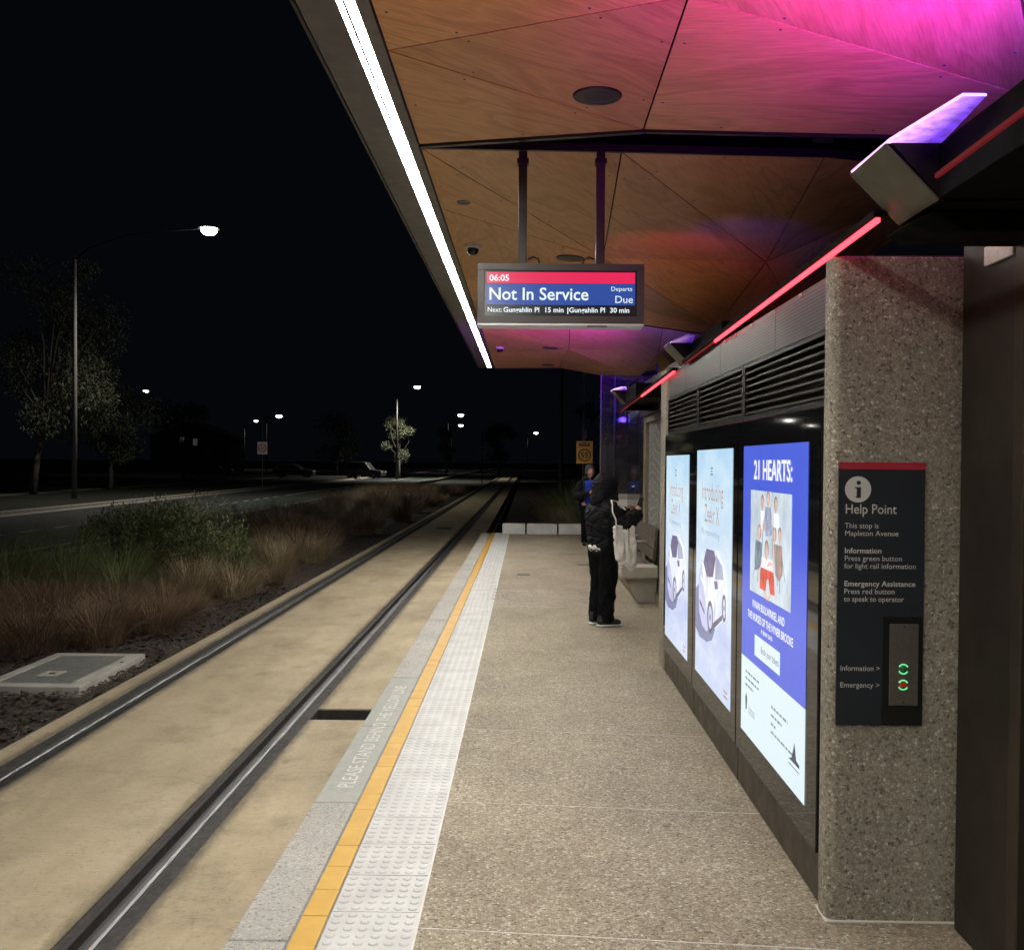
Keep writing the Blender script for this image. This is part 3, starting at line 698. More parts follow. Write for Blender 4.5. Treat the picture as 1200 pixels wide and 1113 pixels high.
# ---- bronze cabinet to the right of the pillar
cb = thing('equipment_cabinet', 'dark bronze metal cabinet standing against the aggregate pillar', 'cabinet', (1.9, 2.7, 0))
B('cabinet_side', (1.505, 3.085, .004), (2.3, 3.47, 2.42), 'cabinet_metal', cb, bevel=.004)
B('corner_post', (1.495, 3.02, .004), (1.56, 3.084, 2.42), 'bronze_metal', cb, bevel=.006)
B('cabinet_door', (1.53, 1.4, .004), (2.3, 3.018, 2.42), 'black_metal', cb, bevel=.004)
bk = tag(MB().box((1.492, 3.095, 2.270), (1.504, 3.29, 2.334)).obj('mounting_bracket', 'zinc_bracket', bevel=.004), 'small bright zinc plate fixed to the bronze cabinet beside the pillar head', 'bracket')

# ================================================================== CANOPY
can = thing('station_canopy', 'folded plywood lined station canopy with grey steel edge', 'canopy', (.6, 9, 3.4))
HL = 1.88
Vx = dict(P0=(-.655, .0, 1.88), N1=(.56, .06, 1.88), N2=(1.80, .1, 1.87), N3=(2.75, .14, 1.80), L1=(-.655, 1.43, 1.88), R=(.66, 2.80, 1.80), S=(2.08, 2.75, 1.76),
          L2=(-.655, 4.25, 1.88), C=(.63, 5.10, 1.86), A=(-.655, 5.68, 1.88), B=(.64, 6.72, 1.87), A0=(-.655, 7.03, 1.88), D=(2.10, 5.27, 1.52), E=(2.05, 5.80, 1.60), K0=(2.75, 4.2, 1.50), E2=(2.75, 5.5, 1.58))
def coplanar(k, a, b, c):
    a, b, c = (Vector(Vx[i]) for i in (a, b, c)); n = (b-a).cross(c-a); x, y_, _ = Vx[k]
    Vx[k] = (x, y_, a.z-(n.x*(x-a.x)+n.y*(y_-a.y))/n.z)
coplanar('E', 'C', 'D', 'B'); coplanar('E2', 'D', 'K0', 'E')
TRI = ['P0 N1 R', 'P0 R L1', 'L1 R L2', 'L2 R C', 'L2 C A', 'A C B', 'A B A0', 'N1 S R', 'N1 N2 S', 'N2 N3 S', 'S N3 K0', 'S K0 D', 'R S D', 'R D C', 'C D E B', 'D K0 E2 E']
MODS = (-8.2, -1.10, 6.0, 13.08)
def vtx(k, y0): x, y_, h = Vx[k]; return Vector((x, y0+y_, EYE+h))
def inset(poly, d):
    c = sum(poly, Vector())/len(poly); out = []
    n = (poly[1]-poly[0]).cross(poly[2]-poly[0]).normalized(); k = len(poly)
    for i in range(k):
        p = poly[i]; a = (poly[i-1]-p).normalized(); b = (poly[(i+1) % k]-p).normalized()
        s = max(.12, a.cross(b).length); out.append(p+(a+b)*(d/s))
    return out
for y0 in MODS:
    scr = MB()
    for t in TRI:
        poly = [vtx(k, y0) for k in t.split()]
        pi = inset(poly, .0045)
        n = (poly[1]-poly[0]).cross(poly[2]-poly[0]).normalized()
        if n.z < 0: n = -n
        # panel origin and axes so the grain runs along its own longest side
        c = sum(pi, Vector())/len(pi); L = max(range(len(pi)), key=lambda i: (pi[i]-pi[i-1]).length); ux = (pi[L]-pi[L-1]).normalized(); uy = n.cross(ux)
        M = Matrix((ux, uy, n)).transposed().to_4x4(); M.translation = c; Mi = M.inverted()
        mb = MB(); mb.prism([Mi @ p for p in pi], (0, 0, .018)); me = mb.mesh('ceiling_panel', 'plywood')
        o = link('ceiling_panel', me, can); o.matrix_basis = M
        ins = inset(poly, .05)
        for i in range(len(ins)):
            a, b = ins[i], ins[(i+1) % len(ins)]; kn = max(1, int((b-a).length/.62))
            for j in range(kn): scr.lathe(a.lerp(b, (j+.5)/kn), [(.0075, -.0005), (.006, .002), (.003, .0035)], 7, -n)
    so = scr.obj('panel_screws', 'grey_steel', can); so['kind'] = 'stuff'
    # steel trims on the module ends
    for a, b in (('A0', 'B'), ('B', 'E')):
        p, q_ = vtx(a, y0), vtx(b, y0); d = (q_-p).normalized(); nn = Vector((-d.y, d.x, 0)).normalized()
        MB().prism([p+nn*.008-Vector((0, 0, .012)), q_+nn*.008-Vector((0, 0, .012)), q_+nn*.045-Vector((0, 0, .012)), p+nn*.045-Vector((0, 0, .012))], (0, 0, .13)).obj('end_trim', 'dark_steel', can)
    for a, b in (('P0', 'N1'), ('N1', 'N2'), ('N2', 'N3')):
        p, q_ = vtx(a, y0), vtx(b, y0)
        MB().prism([p+Vector((0, -.03, -.008)), q_+Vector((0, -.03, -.008)), q_+Vector((0, -.004, -.008)), p+Vector((0, -.004, -.008))], (0, 0, .045)).obj('end_trim', 'black_metal', can)
for y0 in MODS[1:]:
    MB().prism([(1.30, y0-1.0, EYE+1.95), (1.42, y0-1.0, EYE+1.95), (1.85, y0+.1, EYE+1.95), (1.73, y0+.1, EYE+1.95)], (0, 0, .1)).obj('roof_beam', 'grey_steel', can)
B('roof_sheet', (-.95, -8.3, EYE+2.10), (3.2, 20.1, EYE+2.16), 'matt_black', can)
# edge beam: inner return, soffit flange, outer lip
EZ = EYE+HL
MB().prism([(-.965, -8.3, EZ+.0), (-.797, -8.3, EZ+.0), (-.797, -8.3, EZ+.06), (-.965, -8.3, EZ+.06)], (0, 28.4, 0)).obj('edge_soffit', 'grey_steel', can)
B('edge_lip', (-.982, -8.3, EZ-.012), (-.967, 20.1, EZ+.3), 'dark_steel', can)
B('edge_return', (-.720, -8.3, EZ-.004), (-.661, 20.1, EZ+.06), 'grey_steel', can)
B('edge_end', (-.965, 20.0, EZ+.07), (3.0, 20.1, EZ+.25), 'dark_steel', can)
ls = thing('linear_light', 'long white linear light along the canopy edge above the track', 'light', (-.755, 9, EZ))
y = -6.91
while y < 19.9:
    e = min(y+1.92, 20.0)
    B('diffuser', (-.790, y+.003, EZ+.008), (-.774, e-.003, EZ+.021), 'strip_white', ls)
    B('diffuser', (-.763, y+.003, EZ+.008), (-.722, e-.003, EZ+.021), 'strip_white', ls)
    y = e
B('divider', (-.7735, -6.9, EZ-.002), (-.7635, 20.0, EZ+.02), 'matt_black', ls)
B('light_channel', (-.7965, -8.2, EZ+.022), (-.7205, 20.0, EZ+.05), 'black_metal', ls)
# red line light above the poster wall
rl = thing('red_linear_light', 'glowing red linear light running above the poster wall', 'light', (1.08, 6, 2.35))
def rz(y_): return 2.395-.0205*(y_-2.2)
def seg(y0, y1, mat, name='diffuser', hw=.007, hh=.007, dx=0, dz=0):
    m = MB(); v = []
    for y_ in (y0, y1):
        z = rz(y_)+dz
        v += [(1.08-hw+dx, y_, z-hh), (1.08+hw+dx, y_, z-hh), (1.08+hw+dx, y_, z+hh), (1.08-hw+dx, y_, z+hh)]
    m.add(v, [(3, 2, 1, 0), (4, 5, 6, 7), (0, 1, 5, 4), (1, 2, 6, 5), (2, 3, 7, 6), (3, 0, 4, 7)])
    return m.obj(name, mat, rl)
for a, b in ((3.10, 5.75), (7.33, 9.4)): seg(a, b, 'strip_red')
for a, b in ((.5, 2.0), (2.0, 2.66), (5.75, 6.86), (9.4, 11.45)): seg(a, b, 'strip_red_dim', hw=.005, hh=.006)
for a, b in ((3.10, 6.9), (7.33, 11.5)): seg(a, b, 'matt_black', 'channel', .022, .010, .008, .020)

# uplights
def uplight(Y, lab, beams):
    z0 = 2.355 if Y < 4 else 2.30; t0 = z0+.165
    t = thing('uplight', lab, 'uplight', (1.2, Y, z0), 'angular uplights above the shelter wall')
    MB().prism([(1.0, Y-.14, t0), (1.156, Y-.14, z0), (1.75, Y-.14, z0), (1.75, Y-.14, t0)], (0, .30, 0)).obj('lamp_body', 'matt_black', t, bevel=.004)
    MB().prism([(.994, Y-.142, t0-.004), (1.146, Y-.142, z0+.006), (1.149, Y-.142, z0+.010), (.999, Y-.142, t0-.001)], (0, .30, 0)).obj('lit_end_face', 'lamp_lit_olive', t)  # added plate: platform light on the slanted end put into its olive colour
    MB().prism([(1.158, Y-.145, t0-.001), (1.012, Y-.145, t0-.001), (1.158, Y-.145, z0+.002), (1.75, Y-.145, z0+.002), (1.75, Y-.145, t0-.001)], (0, .004, 0)).obj('front_plate', 'lamp_gloss', t)
    MB().box((1.145, Y-1.25, z0+.01), (1.75, Y-.146, t0-.002)).obj('gear_box', 'matt_black', t, bevel=.004)
    MB().prism([(1.10, Y-.06, z0-.035), (1.14, Y-.06, z0-.062), (1.75, Y-.06, z0-.062), (1.75, Y-.06, z0-.002), (1.17, Y-.06, z0-.002)], (0, .2, 0)).obj('lower_body', 'matt_black', t, bevel=.006)
    if Y > 4:
        pass
    # glowing acrylic lid
    out = [(.014, .155), (.020, -.15), (.075, -.49), (.13, -.49), (.17, -.13), (.6, -.13), (.6, .155)]
    m = MB().prism([(x, y_, 0) for x, y_ in out], (0, 0, .010)); o = m.obj('acrylic_lid', 'glow_plate' if Y != 7.15 else 'glow_plate_dim', t); o.matrix_parent_inverse = Matrix.Identity(4); o.location = (.985-1.2, 0, t0+.001-z0)
    for a, b in zip(out[:5], out[1:5]):
        MB().tube([(.985+a[0], Y+a[1], t0+.006), (.985+b[0], Y+b[1], t0+.006)], .0035, 6).obj('lid_edge', 'glow_edge' if Y != 7.15 else 'glow_plate_dim', t)
    def lamp(nm, loc, d, col, e, cone, blend=.9):
        l = bpy.data.lights.new(nm, 'SPOT'); l.energy = e; l.color = col; l.spot_size = math.radians(cone); l.spot_blend = blend; l.shadow_soft_size = .07
        o = link('lamp_source', l, t); o.matrix_parent_inverse = Matrix.Identity(4)
        o.location = Vector(loc)-Vector((1.2, Y, z0)); o.rotation_euler = Vector(d).to_track_quat('-Z', 'Y').to_euler()
    for k, (loc, d, col, e, cone) in enumerate(beams):
        lamp('beam', (loc[0], Y+loc[1], t0+.05), d, col, e, cone)
PINK, BLUE, RED = (.50, .018, .92), (.10, .04, 1.), (1., .03, .06)
uplight(2.95, 'angular uplight with violet glowing lid above the aggregate pillar', [((1.2, 0), (-.04, .85, 1), PINK, 250, 86), ((1.5, 0), (.15, .9, 1), BLUE, 130, 80), ((1.1, .05), (-.55, .9, 1), RED, 34, 105)])
uplight(7.15, 'angular uplight above the wall end beside the narrow pillar', [((1.25, 0), (.5, .9, 1), BLUE, 22, 62), ((1.12, 0), (.12, 1.9, .8), RED, 30, 74)])
uplight(11.75, 'angular uplight with violet lid beyond the bench by the glass screen', [((1.12, 0), (-.8, 2.2, 1), PINK, 1100, 66), ((1.30, 0), (.12, 2.4, 1), BLUE, 650, 60), ((1.25, .12), (.065, 1.0, .07), BLUE, 50, 34)])

# ceiling speakers, sensors and dome cameras
def ceil_z(x, y_):     # height of the lining above a point
    for y0 in MODS:
        for t in TRI:
            p = [vtx(k, y0) for k in t.split()]
            for i in range(1, len(p)-1):
                a, b, c = p[0], p[i], p[i+1]
                d = (b.y-c.y)*(a.x-c.x)+(c.x-b.x)*(a.y-c.y)
                l1 = ((b.y-c.y)*(x-c.x)+(c.x-b.x)*(y_-c.y))/d; l2 = ((c.y-a.y)*(x-c.x)+(a.x-c.x)*(y_-c.y))/d
                if l1 >= -1e-6 and l2 >= -1e-6 and l1+l2 <= 1.000001:
                    n = (b-a).cross(c-a).normalized(); n = -n if n.z > 0 else n
                    return l1*a.z+l2*b.z+(1-l1-l2)*c.z, n
    return EYE+1.85, Vector((0, 0, -1))
plain('speaker_mesh', (.03, .03, .034), .4, .4)
SP = [(.345, 5.1, .125, 'round black ceiling speaker in the pink lit plywood near the linear light'), (.372, 8.88, .125, 'round black ceiling speaker behind the hanging departure display'),
      (.33, 12.2, .125, 'round black ceiling speaker'), (.36, 15.9, .125, 'round dark ceiling speaker seen below the departure display'), (.40, 19.2, .125, 'round dark ceiling speaker beside the canopy end')]
for x, y_, r, lab in SP:
    z, n = ceil_z(x, y_); t = thing('ceiling_speaker', lab, 'speaker', (x, y_, z), 'round ceiling speakers')
    MB().lathe((x, y_, z), [(r, 0), (r, .006), (r*.96, .011), (r*.93, .011)], 36, n).obj('rim', 'dark_steel', t, smooth=False)
    MB().lathe((x, y_, z), [(r*.92, .0), (r*.92, .009), (r*.5, .012), (.001, .013)], 36, n).obj('grille', 'speaker_mesh', t, smooth=True)
glass('dome_glass', (.3, .3, .32), .05)
for x, y_, lab in ((-.476, 8.62, 'small chrome dome camera beside the linear light near the display'), (-.45, 16.3, 'small chrome dome camera near the far end of the canopy')):
    z, n = ceil_z(x, y_); t = thing('dome_camera', lab, 'camera', (x, y_, z), 'ceiling dome cameras')
    MB().lathe((x, y_, z), [(.075, 0), (.075, .02), (.062, .032)], 28, n).obj('base_ring', 'zinc_bracket', t)
    MB().lathe((x, y_, z), [(.052, .03), (.05, .05), (.04, .072), (.022, .086), (.002, .09)], 24, n).obj('dome', 'black_glass', t, smooth=True)
z, n = ceil_z(-.47, 7.2); t = thing('ceiling_sensor', 'small round flush sensor in the plywood beside the linear light', 'sensor', (-.47, 7.2, z))
MB().lathe((-.47, 7.2, z), [(.05, 0), (.05, .005), (.042, .008), (.04, .004)], 24, n).obj('rim', 'grey_steel', t); MB().lathe((-.47, 7.2, z), [(.038, 0), (.038, .006), (.01, .01)], 20, n).obj('lens', 'speaker_mesh', t)

# ---- departure display
dd = thing('departure_display', 'hanging departure display reading Not In Service', 'display', (.2, 6, 2.45))
DX0, DX1, DZ0, DZ1, DY = -.303, .697, 2.452, 2.810, 6.0
m = MB(); m.box((DX0, DY, DZ0+.012), (DX1, DY+.16, DZ1)); m.obj('housing', 'display_grey', dd, bevel=.006)
for a, b in (((DX0, DY-.012, DZ1-.04), (DX1, DY-.001, DZ1)), ((DX0, DY-.012, DZ0), (DX1, DY-.001, DZ0+.045)), ((DX0, DY-.012, DZ0+.045), (DX0+.04, DY-.001, DZ1-.04)), ((DX1-.04, DY-.012, DZ0+.045), (DX1, DY-.001, DZ1-.04))):
    B('bezel', a, b, 'display_grey', dd, bevel=.002)
B('underside_lip', (DX0, DY-.01, DZ0-.012), (DX1, DY+.16, DZ0+.011), 'white_paint', dd)
B('sensor_plate', (DX0+.66, DY-.013, DZ0-.016), (DX0+.78, DY+.03, DZ0-.012), 'dark_steel', dd)
B('screen_glass', (DX0+.04, DY-.006, DZ0+.045), (DX1-.04, DY-.002, DZ1-.04), 'screen_black', dd)
fr = (Vector((DX0+.055, DY-.0062, DZ0+.045)), Vector((1, 0, 0)), Vector((0, 0, 1))); SW = .89; SH = DZ1-.04-DZ0-.045
flat('red_bar', fr, [(0, .195), (SW, .195), (SW, .262), (0, .262)], .001, 'screen_red', dd)
flat('blue_bar', fr, [(0, .066), (SW, .066), (SW, .193), (0, .193)], .001, 'screen_blue', dd)
T = lambda s, x, y_, sz, fit, bold=0: text(s, fr, x, y_, sz, .002, 'screen_text', dd, bold=bold, fit=fit)
T('06:05', .015, .209, .053, .118, .018); T('Not In Service', .010, .096, .105, .595, .012)
T('Departs', .745, .152, .036, .125); T('Due', .768, .080, .062, .105)
T('Next:', .004, .022, .042, .085); T('Gungahlin Pl', .100, .022, .042, .215, .018); T('15 min', .345, .022, .042, .110, .018); T('|', .478, .022, .042, .006); T('Gungahlin Pl', .495, .022, .042, .215, .018); T('30 min', .740, .022, .042, .115, .018)
for x in (-.037, .434):
    B('hanger_pole', (x-.026, DY+.03, DZ1), (x+.026, DY+.082, EYE+1.93), 'dark_steel', dd, bevel=.004)
    B('hanger_collar', (x-.035, DY+.02, EYE+1.80), (x+.035, DY+.092, EYE+1.83), 'dark_steel', dd)
for x in (.0, .40):
    s = 1 if x < .2 else -1
    MB().tube([(x+s*.0, DY+.06, DZ1+.04), (x+s*.03, DY+.07, DZ1+.055), (x+s*.06, DY+.08, DZ1+.045), (x+s*.075, DY+.08, DZ1-.003)], .006, 6).obj('cable', 'rubber', dd, smooth=True)

# ================================================================== ALCOVE: glazing, bench, wind screen
gs = thing('glazed_screen', 'olive framed etched glass screen behind the bench', 'screen', (1.6, 10.3, 0))
B('post', (1.50, 12.55, .0), (1.62, 12.80, 2.2), 'olive_frame', gs, bevel=.006); B('post', (1.50, 8.12, 0), (1.6, 8.25, 2.2), 'olive_frame', gs, bevel=.006)
B('head_rail', (1.50, 8.25, 2.12), (1.6, 12.55, 2.2), 'olive_frame', gs, bevel=.004); B('sill_rail', (1.50, 8.25, .0), (1.6, 12.55, .12), 'olive_frame', gs, bevel=.004)
for a, b in ((8.26, 9.65), (9.70, 11.1), (11.15, 12.54)): B('etched_pane', (1.54, a, .121), (1.555, b, 2.119), 'etched_glass', gs)
for y_ in (9.65, 11.1): B('mullion', (1.52, y_+.001, .121), (1.575, y_+.049, 2.119), 'olive_frame', gs)
B('header_box', (1.46, 8.12, 2.21), (2.2, 12.9, 2.62), 'black_metal', gs)
lt = thing('wall_light', 'short glowing violet white lamp beneath the red line light', 'light', (1.45, 9.9, 2.25))
B('lamp_back', (1.445, 9.6, 2.235), (1.459, 10.1, 2.475), 'black_metal', lt); B('lamp_face', (1.437, 9.63, 2.26), (1.4445, 10.07, 2.45), 'lamp_tube', lt)
bn = thing('bench', 'timber slatted bench with a pale concrete end block', 'bench', (1.3, 12.4, 0))
MB().prism([(1.10, 11.42, .285), (1.53, 11.42, .285), (1.53, 11.42, .43), (1.10, 11.42, .43)], (0, .32, 0)).obj('end_block', 'bench_concrete', bn, bevel=.02)
MB().prism([(1.14, 11.50, .283), (1.52, 11.50, .283), (1.52, 11.50, 0), (1.30, 11.50, 0)], (0, 2.2, 0)).obj('plinth', 'bench_concrete', bn, bevel=.01)
for k in range(7):
    x = 1.10+k*.056
    B('seat_slat', (x, 11.745, .385), (x+.042, 13.9, .43), 'bench_timber', bn, bevel=.004)
for k in range(3):
    z = .50+k*.125
    MB().prism([(1.455+k*.012, 11.43, z), (1.49+k*.012, 11.43, z), (1.50+k*.012, 11.43, z+.115), (1.465+k*.012, 11.43, z+.115)], (0, 2.45, 0)).obj('back_board', 'bench_timber', bn, bevel=.004)
for y_ in (11.95, 12.9, 13.6):
    MB().tube([(1.13, y_, .43), (1.13, y_, .66), (1.15, y_, .68), (1.46, y_, .68)], .011, 8).obj('armrest', 'zinc_bracket', bn, smooth=True)
for y_ in (11.6, 13.3): B('back_bracket', (1.50, y_, .43), (1.53, y_+.06, .86), 'dark_steel', bn)
ws = thing('wind_screen', 'tall clear glass wind screen on a pale panel at the shelter end', 'wind screen', (1.6, 16.5, 0))
B('glass_pane', (1.235, 16.5, .75), (1.87, 16.515, 3.06), 'clear_glass', ws)
B('edge_channel', (1.215, 16.48, 0), (1.234, 16.535, 3.08), 'grey_steel', ws)
B('end_post', (1.871, 16.44, 0), (1.97, 16.56, 3.08), 'olive_frame', ws)
B('inner_mullion', (1.44, 16.47, 1.1), (1.465, 16.499, 3.06), 'dark_steel', ws)
B('lower_panel', (1.46, 16.40, .0), (1.87, 16.498, .90), 'bench_concrete', ws, bevel=.01); B('white_band', (1.458, 16.388, .905), (1.87, 16.498, 1.01), 'white_paint', ws); B('sill', (1.45, 16.38, 1.012), (1.87, 16.498, 1.10), 'bench_concrete', ws)
# dark glazed return beyond the bench
rt = thing('return_wall', 'dark glass return wall beside the wind screen', 'wall', (1.75, 14.6, 0))
B('dark_glass', (1.66, 12.9, .25), (1.68, 16.35, 2.9), 'black_glass', rt); B('base_plinth', (1.62, 12.9, 0), (1.72, 16.35, .249), 'bench_concrete', rt)

# ================================================================== SIGNS AND POLES
sg = thing('speed_sign', 'yellow tram speed sign reading 55 on a thin pole', 'sign', (1.4, 24.2, 0))
plain('sign_yellow', (.90, .46, .04), .5); plain('sign_black', (.012, .012, .012), .5); plain('pole_grey', (.05, .05, .05), .7, 0); plain('pole_light', (.30, .30, .29), .6, 0)
c = aty(685, 530, 24.2)
B('sign_plate', (c.x-.2, 24.2, c.z-.27), (c.x+.2, 24.215, c.z+.27), 'sign_yellow', sg)
MB().tube([(c.x-.02, 24.26, -.1), (c.x-.02, 24.26, 4.2)], .035, 8).obj('pole', 'pole_grey', sg)
B('small_plate', (c.x-.06, 24.2, c.z+.32), (c.x+.05, 24.212, c.z+.55), 'pole_grey', sg)
fr = (Vector((c.x-.2, 24.2, c.z-.27)), Vector((1, 0, 0)), Vector((0, 0, 1)))
for a in (0, 1):
    pts = ell(.2, .2, .145, .145, 28)
    ring = MB(); o1 = [fpt(fr, s, t_, .003) for s, t_ in ell(.2, .2, .155, .155, 28)]; i1 = [fpt(fr, s, t_, .003) for s, t_ in ell(.2, .2, .128, .128, 28)]
    if a == 0: ring.add(o1+i1, [(k, (k+1) % 28, 28+(k+1) % 28, 28+k) for k in range(28)]).obj('ring', 'sign_black', sg)
text('55', fr, .2, .135, .19, .003, 'sign_black', sg, bold=.015, align='CENTER')
flat('tram_pictogram', fr, [(.07, .42), (.33, .42), (.33, .47), (.30, .50), (.22, .50), (.22, .515), (.18, .515), (.18, .50), (.10, .50), (.07, .47)], .003, 'sign_black', sg)
for x in (.10, .17, .24): flat('pictogram_window', fr, [(x, .455), (x+.05, .455), (x+.05, .482), (x, .482)], .004, 'sign_yellow', sg)
def round_sign(u, v, Y, wd, lab):
    c = aty(u, v, Y); t = thing('speed_sign', lab, 'sign', (c.x, Y, -.3))
    B('sign_plate', (c.x-wd/2, Y, c.z-wd*.62), (c.x+wd/2, Y+.02, c.z+wd*.62), 'sign_text', t)
    fr = (Vector((c.x, Y, c.z)), Vector((1, 0, 0)), Vector((0, 0, 1))); n = 24
    o1 = [fpt(fr, s, q_, .004) for s, q_ in ell(0, 0, wd*.44, wd*.44, n)]; i1 = [fpt(fr, s, q_, .004) for s, q_ in ell(0, 0, wd*.33, wd*.33, n)]
    MB().add(o1+i1, [(k, (k+1) % n, n+(k+1) % n, n+k) for k in range(n)]).obj('red_ring', 'sign_red', t)
    text('60', fr, 0, -wd*.16, wd*.45, .004, 'sign_black', t, bold=.01, align='CENTER')
    MB().tube([(c.x, Y+.06, -.35), (c.x, Y+.06, c.z+wd*.7+1.5)], .04, 8).obj('pole', 'pole_grey', t)
round_sign(307.5, 525, 62, .62, 'pale speed sign with a ring standing in the far verge')
round_sign(565, 529, 88, .6, 'small pale speed sign beside the far track')

# street lamps
def street_lamp(u, v, Y, base_u=None, lab='', glow='far_lamp_glow', power=0, size=.34, pole=True, arm=2.2, cone=120, lz=1):
    c = aty(u, v, Y); px = aty(base_u, v, Y).x if base_u else c.x-arm
    t = thing('street_lamp', lab, 'street lamp', (px, Y, -.3), 'street lamps along the road')
    if pole:
        MB().tube([(px, Y, -.4), (px, Y, c.z*.5), (px, Y, c.z-1.4)], [.13, .10, .07], 10).obj('pole', 'pole_light' if base_u else 'pole_grey', t, smooth=True)
        MB().tube([(px, Y, c.z-1.45), (px+(c.x-px)*.1, Y, c.z-.9), (px+(c.x-px)*.4, Y, c.z-.25), (c.x, Y, c.z+.06)], [.05, .03, .02, .02], 8).obj('arm', 'matt_black', t, smooth=True)
    MB().lathe((c.x, Y, c.z+.02), [(size, 0), (size*.95, .06), (size*.5, .13)], 16).obj('lamp_head', 'dark_steel', t)
    MB().lathe((c.x, Y, c.z+.015), [(size*.25, -size*.55), (size*.55, -size*.42), (size*.72, -size*.2), (size*.7, 0)], 20).obj('lamp_lens', glow, t, smooth=True)
    if power:
        l = bpy.data.lights.new('street', 'SPOT'); l.energy = power; l.spot_size = math.radians(cone); l.spot_blend = .8; l.shadow_soft_size = .2; l.color = (1, .95, .82)
        o = link('lamp_source', l, t); o.matrix_parent_inverse = Matrix.Identity(4); o.location = Vector((c.x, Y, c.z-.35))-Vector(t['base'])
street_lamp(245, 269, 46, 88, 'tall street lamp with a bright head on a long arm beside the road', 'street_lamp_glow', 3000, .5, cone=150)
for k, (u, v, Y, lab, pw, sz) in enumerate((
    (171, 458, 118, 'small street lamp shining behind the dark roadside tree', 150, .42),
    (300, 493, 190, 'distant street lamp just beside a bare pole and sign', 500, .5), (327, 487, 175, 'distant warm street lamp above the roadside speed sign', 500, .75),
    (489, 453, 108, 'street lamp shining above a lit roadside tree', 6500, .48), (540, 486, 172, 'upper one of two far street lamps over the road', 1200, .7),
    (540, 498, 222, 'lower one of two far street lamps over the road', 1200, .75), (628, 507, 262, 'lone far street lamp above the end of the track', 900, .75))):
    street_lamp(u, v, Y, None, lab, 'far_lamp_glow', pw, sz, cone=140)
mp_ = aty(655, 470, 40)
for u, Y, h, lab in ((657, 60, 7.5, 'tall dark overhead wire mast beyond the platform end'),):
    c = aty(u, 560, Y); t = thing('wire_mast', lab, 'mast', (c.x, Y, 0)); MB().tube([(c.x, Y, -.3), (c.x, Y, h)], [.14, .1], 10).obj('pole', 'pole_grey', t)
    MB().tube([(c.x, Y, h-.5), (c.x-2.6, Y, h-.2)], .04, 8).obj('arm', 'pole_grey', t)

# ================================================================== PLANTS
def tussock_mesh(name, mat, n, h, spread, wd, seed, droop=.5, up=.35):
    rnd = random.Random(seed); V = []; F = []
    for k in range(n):
        a = rnd.uniform(0, 2*math.pi); r0 = spread*.28*math.sqrt(rnd.random()); b = Vector((r0*math.cos(a), r0*math.sin(a), -.03))
        a2 = a+rnd.uniform(-.6, .6); L = h*rnd.uniform(.4, 1.2); lean = rnd.uniform(.05, 1)**up*spread*.75
        d = Vector((math.cos(a2), math.sin(a2), 0)); sd = Vector((-d.y, d.x, 0)); w_ = wd*rnd.uniform(.6, 1.2)
        o = len(V); dr = droop*rnd.uniform(.1, 1.35)
        for i in range(5):
            t = i/4; p = b+d*(lean*t**1.6)+Vector((0, 0, L*(t-dr*.5*t**3)))+sd*(rnd.uniform(-.012, .012))
            ww = w_*(1-t)**.7*.5
            if i < 4: V += [tuple(p-sd*ww), tuple(p+sd*ww)]
            else: V.append(tuple(p))
        for i in range(3): F.append((o+2*i, o+2*i+1, o+2*i+3, o+2*i+2))
        F.append((o+6, o+7, o+8))
    m = MB(); m.v = V; m.f = F; return m.mesh(name, mat)
TB = [tussock_mesh('tussock_grass', 'grass_brown', 800, .66, .85, .007, s, .85) for s in (1, 2, 3, 12, 13)]
TT = [tussock_mesh('tussock_grass', 'grass_tan', 650, .68, .7, .007, s, .65) for s in (4, 5)]
TG = [tussock_mesh('strap_leaf_plant', 'grass_green', 640, 1.05, .95, .014, s, .95) for s in (6, 7)]
def plant(me, name, x, y, z, s, rz_, lab, cat, group, sz=1):
    o = bpy.data.objects.new(name, me); COL.objects.link(o); o.location = (x, y, z); o.scale = (s, s, s*sz); o.rotation_euler = (rnd.uniform(-.14, .14), rnd.uniform(-.14, .14), rz_); o.scale.x *= rnd.uniform(.8, 1.25); o.scale.z *= rnd.uniform(.8, 1.15)
    return tag(o, lab, cat, group)
rnd = random.Random(11)
BZ = -.345
LB = ('reddish brown tussock grass in the mulch bed beside the track', 'grass', 'brown tussock grasses along the track')
LT = ('pale straw coloured tussock grass in the mulch bed beside the track', 'grass', 'straw coloured tussock grasses along the track')
LG = ('green strap leaved clump growing among the grasses and shrubs', 'plant', 'green strap leaved clumps by the road')
for x, y_, s in ((-4.45, 10.3, 1.0), (-4.95, 9.9, 1.1), (-5.2, 10.9, 1.1), (-4.55, 11.2, 1.05), (-5.7, 10.2, 1.1), (-4.15, 11.1, .9), (-5.6, 11.4, 1.1), (-6.2, 10.8, 1.1), (-5.0, 12.0, 1.0), (-6.3, 11.9, 1.0), (-5.35, 9.3, .95), (-4.7, 10.7, .8), (-5.9, 9.6, 1.0), (-4.25, 12.2, .8), (-4.65, 12.7, .8), (-5.6, 12.3, .9)):
    plant(rnd.choice(TB), 'tussock_grass', x, y_, BZ, s, rnd.uniform(0, 6), *LB)
for x, y_, s in ((-4.55, 13.6, 1.15), (-4.1, 13.9, 1.0), (-4.8, 14.2, 1.0), (-4.2, 16.9, 1.1), (-4.5, 17.9, 1.1), (-4.0, 18.8, 1.0)):
    plant(rnd.choice(TT), 'tussock_grass', x, y_, BZ, s, rnd.uniform(0, 6), *LT)
for x, y_, s in ((-4.2, 14.9, .95), (-3.95, 15.4, .8), (-4.9, 15.4, 1.0)): plant(rnd.choice(TB), 'tussock_grass', x, y_, BZ, s, rnd.uniform(0, 6), *LB)
